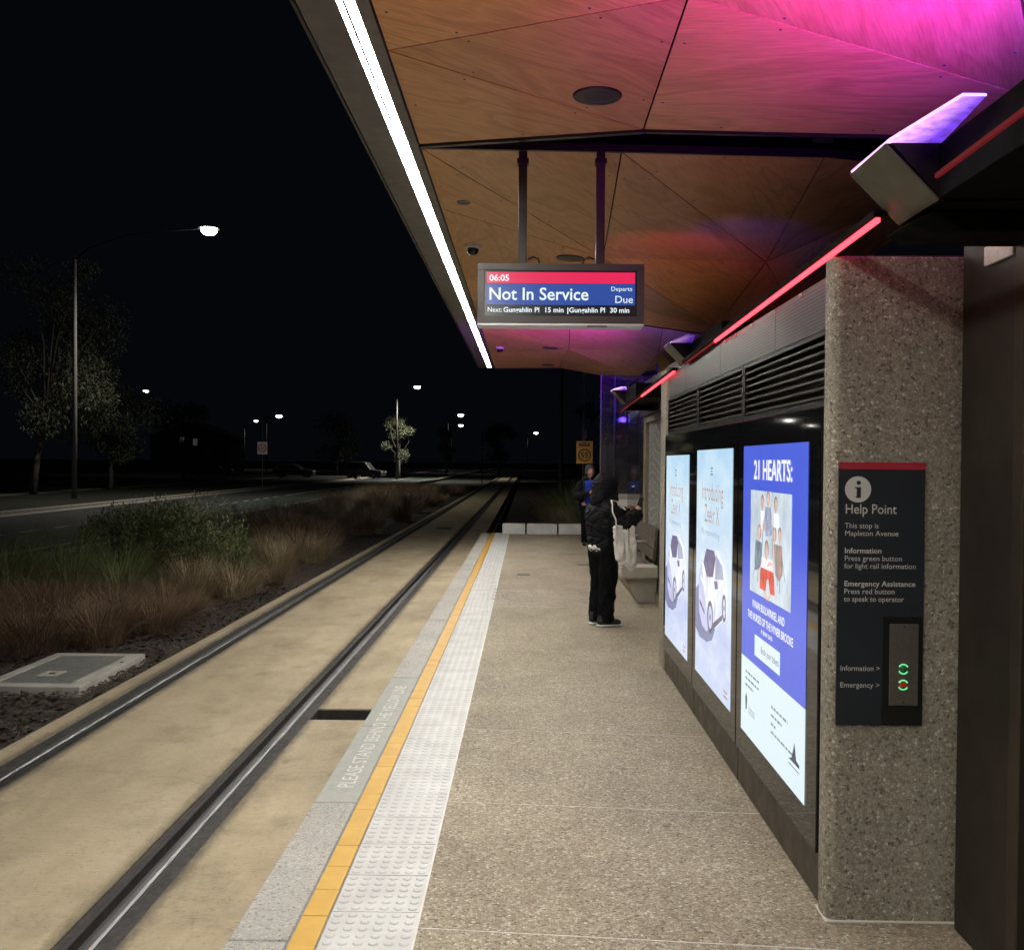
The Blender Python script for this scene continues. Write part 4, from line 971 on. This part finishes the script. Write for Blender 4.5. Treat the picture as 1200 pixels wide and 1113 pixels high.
for x, y_, s in ((-6.0, 13.0, 1.0), (-6.6, 12.7, 1.05), (-5.4, 13.2, .9), (-7.1, 13.3, 1.05), (-6.5, 13.8, 1.0), (-5.8, 14.0, .95), (-7.8, 13.0, 1.0), (-5.0, 16.6, .85), (-5.3, 17.3, .9), (-6.9, 12.1, .9), (-7.6, 14.2, 1.0), (-4.6, 15.9, .7)):
    plant(rnd.choice(TG), 'strap_leaf_plant', x, y_, BZ, s, rnd.uniform(0, 6), *LG)
for k in range(46):
    yy = rnd.uniform(10.0, 20); xx = -4.0-rnd.random()*3.4-(.35 if yy < 13.5 else 0)
    me, L = rnd.choice(((rnd.choice(TB), LB), (rnd.choice(TT), LT), (rnd.choice(TB), LB)))
    plant(me, 'tussock_grass', xx, yy, BZ, rnd.uniform(.55, 1.0), rnd.uniform(0, 6), *L)
y_ = 19.5
while y_ < 62:
    for k in range(4):
        x = -3.95-rnd.random()**.8*4.2; kind = rnd.random()
        me, L = (rnd.choice(TB), LB) if kind < .5 else (rnd.choice(TT), LT)
        plant(me, 'tussock_grass', x, y_+rnd.uniform(-.6, .6), BZ, rnd.uniform(.95, 1.45), rnd.uniform(0, 6), *L)
    y_ += .95+(y_-19)*.022
for k in range(26):
    x = rnd.uniform(-.1, 3.6); y2 = rnd.uniform(23.2, 32)
    plant(rnd.choice(TT if k % 3 else TG), 'tussock_grass', x, y2, -.03, rnd.uniform(.9, 1.3), rnd.uniform(0, 6), 'straw green tussock behind the low kerb wall at the platform end', 'grass', 'tussocks behind the kerb wall')
# flowering shrub
def shrub(x, y_, rx, ry, h, seed, lab, n=5200, flowers=500):
    rnd = random.Random(seed); t = thing('flowering_shrub', lab, 'shrub', (x, y_, BZ)); V = MB(); Fl = MB(); St = MB()
    lobes = [(Vector((rnd.uniform(-.55, .55)*rx, rnd.uniform(-.5, .5)*ry, h*rnd.uniform(.35, .68))), rnd.uniform(.38, .6)) for _ in range(11)]
    for k in range(n):
        c, r = rnd.choice(lobes); d = Vector((rnd.gauss(0, 1), rnd.gauss(0, 1), rnd.gauss(0, 1))).normalized(); q_ = .55+.45*rnd.random()**.5
        p = c+Vector((d.x*rx*r, d.y*ry*r, d.z*h*r*.8))*q_; p.z = max(.04, p.z)
        a = Vector((rnd.gauss(0, .5)+d.x*.4, rnd.gauss(0, .5)+d.y*.4, abs(rnd.gauss(.6, .4)))).normalized(); s = a.orthogonal().normalized(); s = (Matrix.Rotation(rnd.uniform(0, 6.28), 3, a) @ s)
        L = rnd.uniform(.045, .095); wd = L*.16
        w_ = Vector((x, y_, BZ))+p
        V.add([w_, w_+a*L*.5+s*wd, w_+a*L, w_+a*L*.5-s*wd], [(0, 1, 2, 3)])
    for k in range(flowers):
        c, r = rnd.choice(lobes); d = Vector((rnd.gauss(0, 1), rnd.gauss(0, 1), abs(rnd.gauss(.8, .6)))).normalized()
        p = Vector((x, y_, BZ))+c+Vector((d.x*rx*r, d.y*ry*r, d.z*h*r*.8))*1.0
        for i in range(4):
            a = Vector((rnd.gauss(0, 1), rnd.gauss(0, 1), rnd.gauss(.3, 1))).normalized()*.016; s = a.orthogonal().normalized()*.010; pp = p+Vector((rnd.gauss(0, .01), rnd.gauss(0, .01), .025*i))
            Fl.add([pp-a, pp+s, pp+a, pp-s], [(0, 1, 2, 3)])
    for c, r in lobes: St.tube([Vector((x, y_, BZ-.02)), Vector((x, y_, BZ))+c*.5+Vector((0, 0, .03)), Vector((x, y_, BZ))+c], [.02, .012, .006], 5)
    V.obj('foliage', 'shrub_leaf', t)['kind'] = 'stuff'; Fl.obj('flowers', 'shrub_flower', t)['kind'] = 'stuff'; St.obj('stem', 'bark', t)
shrub(-5.35, 15.6, 1.15, .85, 1.25, 21, 'dark rounded shrub dotted with small white flowers', 10000, 330)
shrub(-6.6, 16.4, .9, .8, 1.12, 22, 'darker shrub with few flowers behind the green strap clumps', 6000, 60)
# concrete pit
pt = thing('service_pit', 'concrete framed service pit lid with a grey plate in the mulch', 'pit lid', (-4.1, 8.9, BZ))
x0, x1, y0, y1 = -4.52, -3.66, 8.10, 9.52; zt = -.262
for a, b in (((x0, y0, -.36), (x1, y0+.13, zt)), ((x0, y1-.13, -.36), (x1, y1, zt)), ((x0, y0+.13, -.36), (x0+.1, y1-.13, zt)), ((x1-.14, y0+.13, -.36), (x1, y1-.13, zt))): B('frame_beam', a, b, 'kerb_concrete', pt, bevel=.008)
plain('pit_plate', (.20, .20, .185), .6, .2, var=.2, vs=12, bmp=.3)
B('lid_plate', (x0+.102, y0+.132, -.36), (x1-.142, y1-.132, zt-.006), 'pit_plate', pt)
B('lift_patch', (-4.22, 8.5, zt-.008), (-4.05, 8.72, zt-.003), 'kerb_concrete', pt); MB().lathe((-4.13, 8.61, zt-.004), [(.03, 0), (.028, .004)], 12).obj('lift_hole', 'rubber', pt)
MB().lathe((-3.72, 9.1, zt), [(.016, 0), (.015, .003)], 10).obj('lift_hole', 'rubber', pt)
tag(MB().box((-5.15, 7.3, -.36), (-4.72, 7.9, -.27)).obj('concrete_marker', 'kerb_concrete', bevel=.01), 'small concrete marker block at the mulch bed edge', 'block')

# trees
def tree(x, y_, z, h, rad, seed, lab, n=5200, leaf=.22, cz=.62, trunk=.16, mat='tree_leaf', nl=13, lean=0):
    rnd = random.Random(seed); t = thing('tree', lab, 'tree', (x, y_, z), 'roadside trees'); base = Vector((x, y_, z)); T_ = MB(); Cn = MB()
    fork = base+Vector((lean*.4, 0, h*.32)); T_.tube([base-Vector((0, 0, .2)), base+Vector((lean*.15, .05, h*.16)), fork], [trunk, trunk*.8, trunk*.62], 8)
    lobes = []
    for k in range(nl):
        a = rnd.uniform(0, 6.28); q_ = rnd.uniform(.2, .95); zz = h*(cz+rnd.uniform(-.30, .32)); k2 = 1-abs(zz/h-cz)*1.25
        c = base+Vector((lean+math.cos(a)*rad*q_*k2, math.sin(a)*rad*q_*k2, zz)); r = rad*rnd.uniform(.26, .42); lobes.append((c, r))
        mid = fork.lerp(c, .5)+Vector((rnd.gauss(0, .2), rnd.gauss(0, .2), .25)); T_.tube([fork, mid, c], [trunk*.42, trunk*.25, .02], 6)
    for k in range(n):
        c, r = rnd.choice(lobes); d = Vector((rnd.gauss(0, 1), rnd.gauss(0, 1), rnd.gauss(0, 1))).normalized()*rnd.random()**.45
        p = c+Vector((d.x*r, d.y*r, d.z*r*.85)); a = Vector((rnd.gauss(0, .6), rnd.gauss(0, .6), rnd.gauss(-.7, .4))).normalized(); s = Matrix.Rotation(rnd.uniform(0, 6.28), 3, a) @ a.orthogonal().normalized()
        L = leaf*rnd.uniform(.6, 1.2); Cn.add([p, p+a*L*.5+s*L*.16, p+a*L, p+a*L*.5-s*L*.16], [(0, 1, 2, 3)])
    T_.obj('trunk', 'bark', t, smooth=True); Cn.obj('crown', mat, t)['kind'] = 'stuff'
g = aty(38, 560, 51); tree(g.x, 51, -.29, 12.4, 3.5, 31, 'tall loose eucalyptus standing behind the street lamp pole', 13000, .24, .60, .2, nl=26, lean=1.6)
g = aty(130, 560, 60); tree(g.x, 60, -.29, 7.5, 3.0, 32, 'dense dark tree beyond the tall eucalyptus', 4500, .3, .5)
g = aty(468, 555, 113); tree(g.x, 113, -.3, 7.2, 2.3, 33, 'lamp lit roadside tree with a pale crown', 4200, .32, .62, .14)
g = aty(523, 555, 128); tree(g.x, 128, -.3, 6.8, 1.9, 34, 'slim dim roadside tree beside the far lamps', 2400, .34, .6, .12)
for u, Y, h, r, sd, lab in ((215, 95, 8, 3.6, 35, 'dark tree beside the far house'), (395, 120, 8, 3.4, 36, 'dark tree behind the parked vehicles'), (585, 140, 9, 3.5, 37, 'dark tree beyond the far track'), (735, 75, 9, 3.4, 38, 'dark tree beyond the wind screen')):
    g = aty(u, 555, Y); tree(g.x, Y, -.3, h, r, sd, lab, 2600, .42, .58)

# ---- parked cars and a far house
def car(u, Y, rz_, paint, lab, van=False):
    g = aty(u, 555, Y); t = thing('parked_car', lab, 'car', (g.x, Y, -.285)); M = Matrix.Translation((g.x, Y, -.285)) @ Matrix.Rotation(rz_, 4, 'Z')
    plain('paint_'+paint[0], paint[1], .25, .2)
    def P(n, pr, y0, y1, mat, bev=0, taper=1):
        m = MB(); m.prism([(x, y0, z) for x, z in pr], (0, y1-y0, 0))
        if taper != 1: m.v = [(x, y*taper if z > 1.0 else y, z) for x, y, z in m.v]
        m.v = [tuple(M @ Vector(v)) for v in m.v]; return m.obj(n, mat, t, bevel=bev)
    P('body', [(-2.15, .28), (2.15, .28), (2.18, .62), (2.05, .82), (1.1, .92), (-2.1, .95), (-2.2, .6)], -.86, .86, 'paint_'+paint[0], .05)
    top = 1.75 if van else 1.45
    P('cabin', [(-2.0, .93), (1.0, .92), (.35, top-.06), (-.1, top), (-1.5, top), (-1.9, top-.1)], -.8, .8, 'paint_'+paint[0], .04, .86)
    P('side_window', [(-1.7, 1.0), (.75, 1.0), (.25, top-.14), (-1.55, top-.14)], -.81, .81, 'black_glass', 0, .865)
    for sx in (-1.35, 1.35):
        for sy in (-.8, .8):
            m = MB(); m.lathe((sx, sy-.1, .32), [(.32, 0), (.33, .05), (.33, .15), (.32, .2)], 18, (0, 1, 0)); m.v = [tuple(M @ Vector(v)) for v in m.v]; w_ = m.obj('wheel', 'rubber', t)
            m = MB(); m.lathe((sx, sy-.11, .32), [(.19, 0), (.2, .05), (.2, .17), (.19, .22)], 14, (0, 1, 0)); m.v = [tuple(M @ Vector(v)) for v in m.v]; m.obj('rim', 'grey_steel', w_)
    for sy in (-.62, .62):
        m = MB().box((2.1, sy-.17, .62), (2.2, sy+.17, .76)); m.v = [tuple(M @ Vector(v)) for v in m.v]; m.obj('headlight', 'white_paint', t)
        m = MB().box((-2.22, sy-.17, .66), (-2.12, sy+.17, .84)); m.v = [tuple(M @ Vector(v)) for v in m.v]; m.obj('tail_light', 'sign_red', t)
car(250, 108, 0.1, ('black', (.02, .02, .022)), 'dark parked car on the side street beyond the road')
car(345, 107.5, .05, ('grey', (.10, .10, .11)), 'grey parked car behind the far speed sign')
car(427, 106, -.2, ('pale', (.07, .07, .07)), 'grey parked van on the side street by the lit tree', True)
g = aty(222, 555, 150); hs = thing('house', 'dim far house with two faintly lit windows', 'house', (g.x, 150, -.3))
plain('house_wall', (.10, .09, .08), .8); plain('house_roof', (.04, .03, .03), .8)
B('wall', (g.x-6, 150, -.4), (g.x+6, 158, 4.9), 'house_wall', hs)
MB().prism([(g.x-6.5, 149.5, 4.91), (g.x+6.5, 149.5, 4.91), (g.x, 149.5, 7.2)], (0, 9, 0)).obj('roof', 'house_roof', hs)
for u, v in ((213, 514), (228.5, 518)):
    c = aty(u, v, 149.9); wd = B('window', (c.x-.32, 149.93, c.z-.5), (c.x+.32, 150.02, c.z+.5), 'lit_window', hs); B('sill', (c.x-.4, 149.9, c.z-.6), (c.x+.4, 150.02, c.z-.51), 'white_paint', wd)

# ================================================================== PEOPLE
def organic(name, parts, mat, parent, voxel=.012, smooth=6, M=None, fold=0, fq=(13, 13, 20)):
    """one continuous surface grown from overlapping tapered limbs"""
    bm = bmesh.new()
    for prt in parts:
        p0, r0, p1, r1 = prt[:4]; sq = prt[4] if len(prt) > 4 else (1, 1, 1)
        b2 = bmesh.new()
        for p, r in ((p0, r0), (p1, r1)):
            bmesh.ops.create_icosphere(b2, subdivisions=2, radius=1, matrix=Matrix.Translation(Vector(p)) @ Matrix.Diagonal((r*sq[0], r*sq[1], r*sq[2], 1)))
        res = bmesh.ops.convex_hull(b2, input=b2.verts)
        dl = list({g for g in res['geom_interior'] if isinstance(g, bmesh.types.BMVert)} | {g for g in res['geom_unused'] if isinstance(g, bmesh.types.BMVert)})
        bmesh.ops.delete(b2, geom=dl, context='VERTS')
        tm = bpy.data.meshes.new('tmp'); b2.to_mesh(tm); b2.free(); bm.from_mesh(tm); bpy.data.meshes.remove(tm)
    me = bpy.data.meshes.new(name); bm.to_mesh(me); bm.free()
    o = bpy.data.objects.new('tmp', me); COL.objects.link(o)
    md = o.modifiers.new('r', 'REMESH'); md.mode = 'VOXEL'; md.voxel_size = voxel
    ms = o.modifiers.new('s', 'SMOOTH'); ms.iterations = smooth; ms.factor = .5
    out = bpy.data.meshes.new_from_object(o.evaluated_get(bpy.context.evaluated_depsgraph_get()))
    COL.objects.unlink(o); bpy.data.objects.remove(o); out.name = name
    out.materials.clear(); out.materials.append(MATS[mat]); out.polygons.foreach_set('use_smooth', [True]*len(out.polygons))
    if fold:
        from mathutils import noise as mn
        nr = [v.normal.copy() for v in out.vertices]
        for v, n_ in zip(out.vertices, nr):
            c_ = Vector((v.co.x*fq[0], v.co.y*fq[1], v.co.z*fq[2])); w_ = mn.noise(c_*.6+Vector((5, 1, 3)))
            v.co += n_*fold*(1-2*abs(mn.noise(c_+Vector((w_, w_, w_)))) - .5)*2
    if M is not None: out.transform(M)
    out.update(); return link(name, out, parent)
def hand(wr, d, nrm, side):
    """palm and five curled fingers; d = towards fingertips, nrm = palm normal (curl direction)"""
    wr = Vector(wr); d = Vector(d).normalized(); nrm = Vector(nrm); nrm = (nrm-d*nrm.dot(d)).normalized(); s = d.cross(nrm)*side
    P = [(wr, .022, wr+d*.075, .026)]
    for k, (off, L) in enumerate(((-.028, .062), (-.009, .072), (.010, .068), (.028, .054))):
        a = wr+d*.075+s*off; b = a+d*L*.5+nrm*L*.12; c = b+d*L*.22+nrm*L*.42; P += [(a, .0095, b, .0088), (b, .0088, c, .0075)]
    a = wr+d*.025-s*.026; b = a+d*.03-s*.018+nrm*.02; P += [(a, .012, b, .010), (b, .010, b+d*.028+nrm*.012, .0085)]
    return P
def head_parts(c, f, r_):
    c = Vector(c); f = Vector(f).normalized(); up = Vector(r_).cross(f); r_ = Vector(r_)
    P = [(c+up*.03-f*.01, .088, c+up*.02+f*.012, .080), (c-up*.05+f*.02, .062, c-up*.075+f*.045, .038), (c+f*.085-up*.005, .014, c+f*.105-up*.03, .015), (c+f*.083-up*.058-r_*.018, .011, c+f*.083-up*.058+r_*.018, .011)]
    for s in (-1, 1): P += [(c+r_*s*.083-up*.02, .018, c+r_*s*.088+up*.015, .02, (.5, 1, 1)), (c+f*.078+r_*s*.032+up*.018, .012, c+f*.078+r_*s*.036+up*.018, .012)]
    return P
def shoe(p, d, M, parent, body, sole):
    p = Vector(p); d = Vector(d).normalized()
    up = organic('shoe', [(p+Vector((0, 0, .055))-d*.05, .045, p+Vector((0, 0, .038))+d*.13, .036, (1, 1, .9)), (p+Vector((0, 0, .07))-d*.04, .04, p+Vector((0, 0, .10))-d*.045, .042)], body, parent, .010, 3, M)
    organic('shoe_sole', [(p+Vector((0, 0, .012))-d*.055, .048, p+Vector((0, 0, .012))+d*.14, .042, (1, 1, .26))], sole, parent, .008, 1, M)

# person with the tote bag: local +y is the facing direction, +x the person's right
def person_bag():
    base = Vector((.775, 9.90, 0)); fwd = Vector((.90, .44, 0)); ang = math.atan2(-fwd.x, fwd.y)
    M = Matrix.Translation(base) @ Matrix.Rotation(ang, 4, 'Z')
    t = thing('person', 'person in a black hooded puffer jacket carrying a white tote bag', 'person', tuple(base))
    hip, wa, ch, sh, nk = .80, .92, 1.08, 1.17, 1.24
    rw, lw = Vector((.165, .27, 1.10)), Vector((-.06, .27, 1.10))
    B_ = [((0, -.01, .80), .115, (0, 0, .92), .105, (1.25, .85, 1)), ((0, 0, .92), .105, (0, -.01, 1.12), .12, (1.3, .8, 1)), ((0, 0, 1.18), .05, (0, .02, 1.29), .048)]
    for s in (-1, 1):
        B_ += [((s*.085, 0, .78), .085, (s*.085, .01, .43), .055), ((s*.085, .01, .43), .053, (s*.085, -.02, .08), .037), ((s*.085, -.02, .05), .035, (s*.09, .10, .03), .03)]
        w_ = rw if s > 0 else lw; el = Vector((s*.235, .08, .985)); B_ += [((s*.16, -.01, 1.16), .05, el, .04), (el, .038, w_, .026)]
        B_ += hand(w_, (-s*.35, .55, .75), (-s*.6, .2, .1), s)
    B_ += head_parts((0, .035, 1.375), (.0, 1, -.22), (1, 0, 0))
    organic('body', B_, 'skin', t, .008, 3, M)
    J = [((0, -.02, .80), .150, (0, -.015, .90), .150, (1.22, .92, 1)), ((0, -.015, .90), .150, (0, -.03, 1.08), .160, (1.28, .92, 1)), ((0, -.03, 1.08), .155, (0, -.01, 1.17), .12, (1.3, .9, 1)), ((-.14, -.02, 1.15), .075, (.14, -.02, 1.15), .075)]
    for s in (-1, 1):
        w_ = rw if s > 0 else lw; el = Vector((s*.245, .07, .99))
        J += [((s*.165, -.02, 1.14), .090, el, .086), (el, .086, el.lerp(w_, .55), .078), (el.lerp(w_, .55), .078, w_+(w_-el).normalized()*.02, .062)]
    organic('jacket', J, 'jacket_black', t, .009, 4, M, .0085)
    organic('hood', [((0, -.01, 1.38), .120, (0, .045, 1.375), .108, (.95, 1, 1.08)), ((0, -.055, 1.25), .095, (0, -.02, 1.38), .105), ((0, .02, 1.215), .105, (0, .06, 1.255), .095), ((0, .10, 1.435), .045, (0, -.03, 1.47), .05), ((0, .10, 1.26), .055, (0, .12, 1.30), .045)], 'jacket_black', t, .009, 4, M, .006)
    organic('shirt_hem', [((0, -.025, .765), .136, (0, -.03, .785), .138, (1.2, .98, .35))], 'shirt_white', t, .012, 2, M)
    Tr = [((0, -.01, .70), .125, (0, -.01, .735), .118, (1.2, .95, 1))]
    for s in (-1, 1):
        Tr += [((s*.08, -.01, .74), .108, (s*.085, .01, .44), .090), ((s*.085, .01, .44), .089, (s*.085, -.025, .10), .082), ((s*.085, -.025, .12), .083, (s*.085, -.02, .065), .086, (1, 1, .4))]
    organic('trousers', Tr, 'trouser_black', t, .010, 4, M, .008, (12, 12, 5))
    for s in (-1, 1): shoe((s*.088, -.02, 0), (s*.12, 1, 0), M, t, 'shoe_black', 'shoe_white')
    bg_ = thing('tote_bag', 'white cotton tote bag hanging from the shoulder of the hooded person', 'bag', tuple(base+Vector((.15, -.18, .55))))
    Mb = M; cx = .30
    Bg = [((cx, -.05, 1.00), .020, (cx, .145, .985), .020, (1, 1, .6)), ((cx+.012, .01, .66), .034, (cx+.012, .12, .61), .038)]
    for k_, (y_, yb, zb) in enumerate(((-.05, -.005, .70), (-.01, .025, .66), (.03, .055, .64), (.07, .085, .62), (.11, .115, .60), (.145, .145, .64))):
        Bg += [((cx, y_, .99), .020, (cx+.008+.012*(k_ % 2), (y_+yb)/2, .82), .034), ((cx+.008+.012*(k_ % 2), (y_+yb)/2, .82), .034, (cx+.012, yb, zb), .040)]
    organic('bag_body', Bg, 'tote_cotton', bg_, .008, 4, Mb, .006, (22, 22, 9))
    pts = [(cx+.02, -.05, 1.0), (.335, -.065, 1.07), (.29, -.075, 1.14), (.25, -.055, 1.215), (.17, -.02, 1.25), (.13, .06, 1.24), (.2, .12, 1.16)]
    organic('strap', [(a, .0085, b, .0085) for a, b in zip(pts[:-1], pts[1:])], 'tote_cotton', bg_, .005, 2, Mb)
    ph = thing('phone', 'dark phone held up by the hooded person with the tote bag', 'phone', tuple(M @ Vector((.06, .36, 1.15))))
    m = MB().box((-.037, -.004, -.075), (.037, .004, .075)); me = m.mesh('phone_body', 'phone_body', bevel=.003); me.transform(M @ Matrix.Translation((.06, .375, 1.20)) @ Matrix.Rotation(-.4, 4, 'X')); link('phone_body', me, ph)
person_bag()

def person_phone():
    base = Vector((1.235, 19.35, 0)); ang = math.pi+.12; M = Matrix.Translation(base) @ Matrix.Rotation(ang, 4, 'Z')
    t = thing('person', 'person in a dark open coat and blue top looking down at a lit phone', 'person', tuple(base))
    rw, lw = Vector((.06, .30, 1.03)), Vector((-.06, .30, 1.03))
    B_ = [((0, -.01, .82), .12, (0, 0, .95), .11, (1.25, .85, 1)), ((0, 0, .95), .11, (0, -.01, 1.16), .125, (1.3, .8, 1)), ((0, 0, 1.22), .05, (0, .02, 1.34), .048)]
    for s in (-1, 1):
        B_ += [((s*.09, 0, .80), .09, (s*.09, .01, .45), .058), ((s*.09, .01, .45), .055, (s*.09, -.02, .09), .04), ((s*.09, -.02, .05), .035, (s*.1, .10, .03), .03)]
        w_ = rw if s > 0 else lw; el = Vector((s*.25, .05, .95)); B_ += [((s*.165, -.01, 1.20), .052, el, .042), (el, .04, w_, .027)]
        B_ += hand(w_, (-s*.45, .6, .35), (-s*.5, -.2, .6), s)
    B_ += head_parts((0, .05, 1.425), (0, 1, -.45), (1, 0, 0))
    organic('body', B_, 'skin', t, .008, 3, M)
    organic('top', [((0, .0, .84), .128, (0, .005, .96), .122, (1.25, .92, 1)), ((0, .005, .96), .122, (0, 0, 1.18), .125, (1.25, .85, 1))], 'shirt_blue', t, .012, 4, M)
    J = []
    for s in (-1, 1):
        w_ = rw if s > 0 else lw; el = Vector((s*.26, .04, .955))
        J += [((s*.115, -.04, .72), .095, (s*.115, -.03, .95), .10), ((s*.115, -.03, .95), .10, (s*.12, -.03, 1.18), .095), ((s*.17, -.02, 1.19), .085, el, .072), (el, .072, w_-(w_-el).normalized()*.02, .055)]
    J += [((-.1, -.075, .72), .08, (.1, -.075, .72), .08), ((0, -.075, .75), .09, (0, -.075, 1.2), .09, (1.6, .8, 1)), ((-.1, -.03, 1.24), .06, (.1, -.03, 1.24), .06)]
    organic('coat', J, 'jacket_black', t, .011, 4, M, .009)
    Tr = [((0, -.01, .76), .13, (0, -.01, .83), .125, (1.2, .92, 1))]
    for s in (-1, 1): Tr += [((s*.085, -.01, .76), .105, (s*.09, .01, .45), .082), ((s*.09, .01, .45), .082, (s*.09, -.02, .09), .072)]
    organic('trousers', Tr, 'trouser_black', t, .012, 4, M)
    for s in (-1, 1): shoe((s*.09, -.02, 0), (s*.2, 1, 0), M, t, 'shoe_black', 'shoe_black')
    organic('beanie', [((0, .03, 1.475), .104, (0, .0, 1.50), .09), ((0, .035, 1.455), .106, (0, .03, 1.47), .106)], 'beanie_grey', t, .010, 4, M)
    organic('hood_collar', [((-.075, .0, 1.30), .062, (.075, .0, 1.30), .062), ((0, -.07, 1.31), .07, (0, -.07, 1.38), .06, (1.4, .8, 1))], 'jacket_black', t, .011, 4, M)
    for s in (-1, 1):
        P = Matrix.Translation(M @ Vector((s*.034, .128, 1.425)))
    bp = thing('backpack', 'black backpack worn by the person in the blue top', 'backpack', tuple(base+Vector((0, .2, .9))))
    organic('pack_body', [((-.09, -.22, .88), .09, (.09, -.22, .88), .09), ((-.08, -.22, 1.15), .09, (.08, -.22, 1.15), .09), ((0, -.22, .88), .1, (0, -.22, 1.16), .1)], 'backpack_black', bp, .014, 4, M)
    for s in (-1, 1):
        pts = [(s*.11, -.15, 1.27), (s*.12, -.02, 1.29), (s*.125, .075, 1.20), (s*.14, .085, 1.02), (s*.19, -.02, .9)]
        organic('strap', [(a, .020, b, .020) for a, b in zip(pts[:-1], pts[1:])], 'backpack_black', bp, .009, 3, M)
    ph = thing('phone', 'lit phone held in both hands by the person in the blue top', 'phone', tuple(M @ Vector((0, .36, 1.05))))
    T_ = M @ Matrix.Translation((0, .365, 1.115)) @ Matrix.Rotation(.65, 4, 'X')
    for n_, a, b, mt in (('phone_body', (-.038, 0, -.078), (.038, .008, .078), 'phone_body'), ('phone_screen', (-.034, -.0015, -.072), (.034, -.0003, .072), 'phone_screen')):
        me = MB().box(a, b).mesh(n_, mt); me.transform(T_); link(n_, me, ph)
    bk = MB().lathe((0, .0095, .06), [(.016, -.001), (.014, .001)], 10, (0, 1, 0)).mesh('phone_light', 'phone_screen'); bk.transform(T_); link('phone_light', bk, ph)
person_phone()
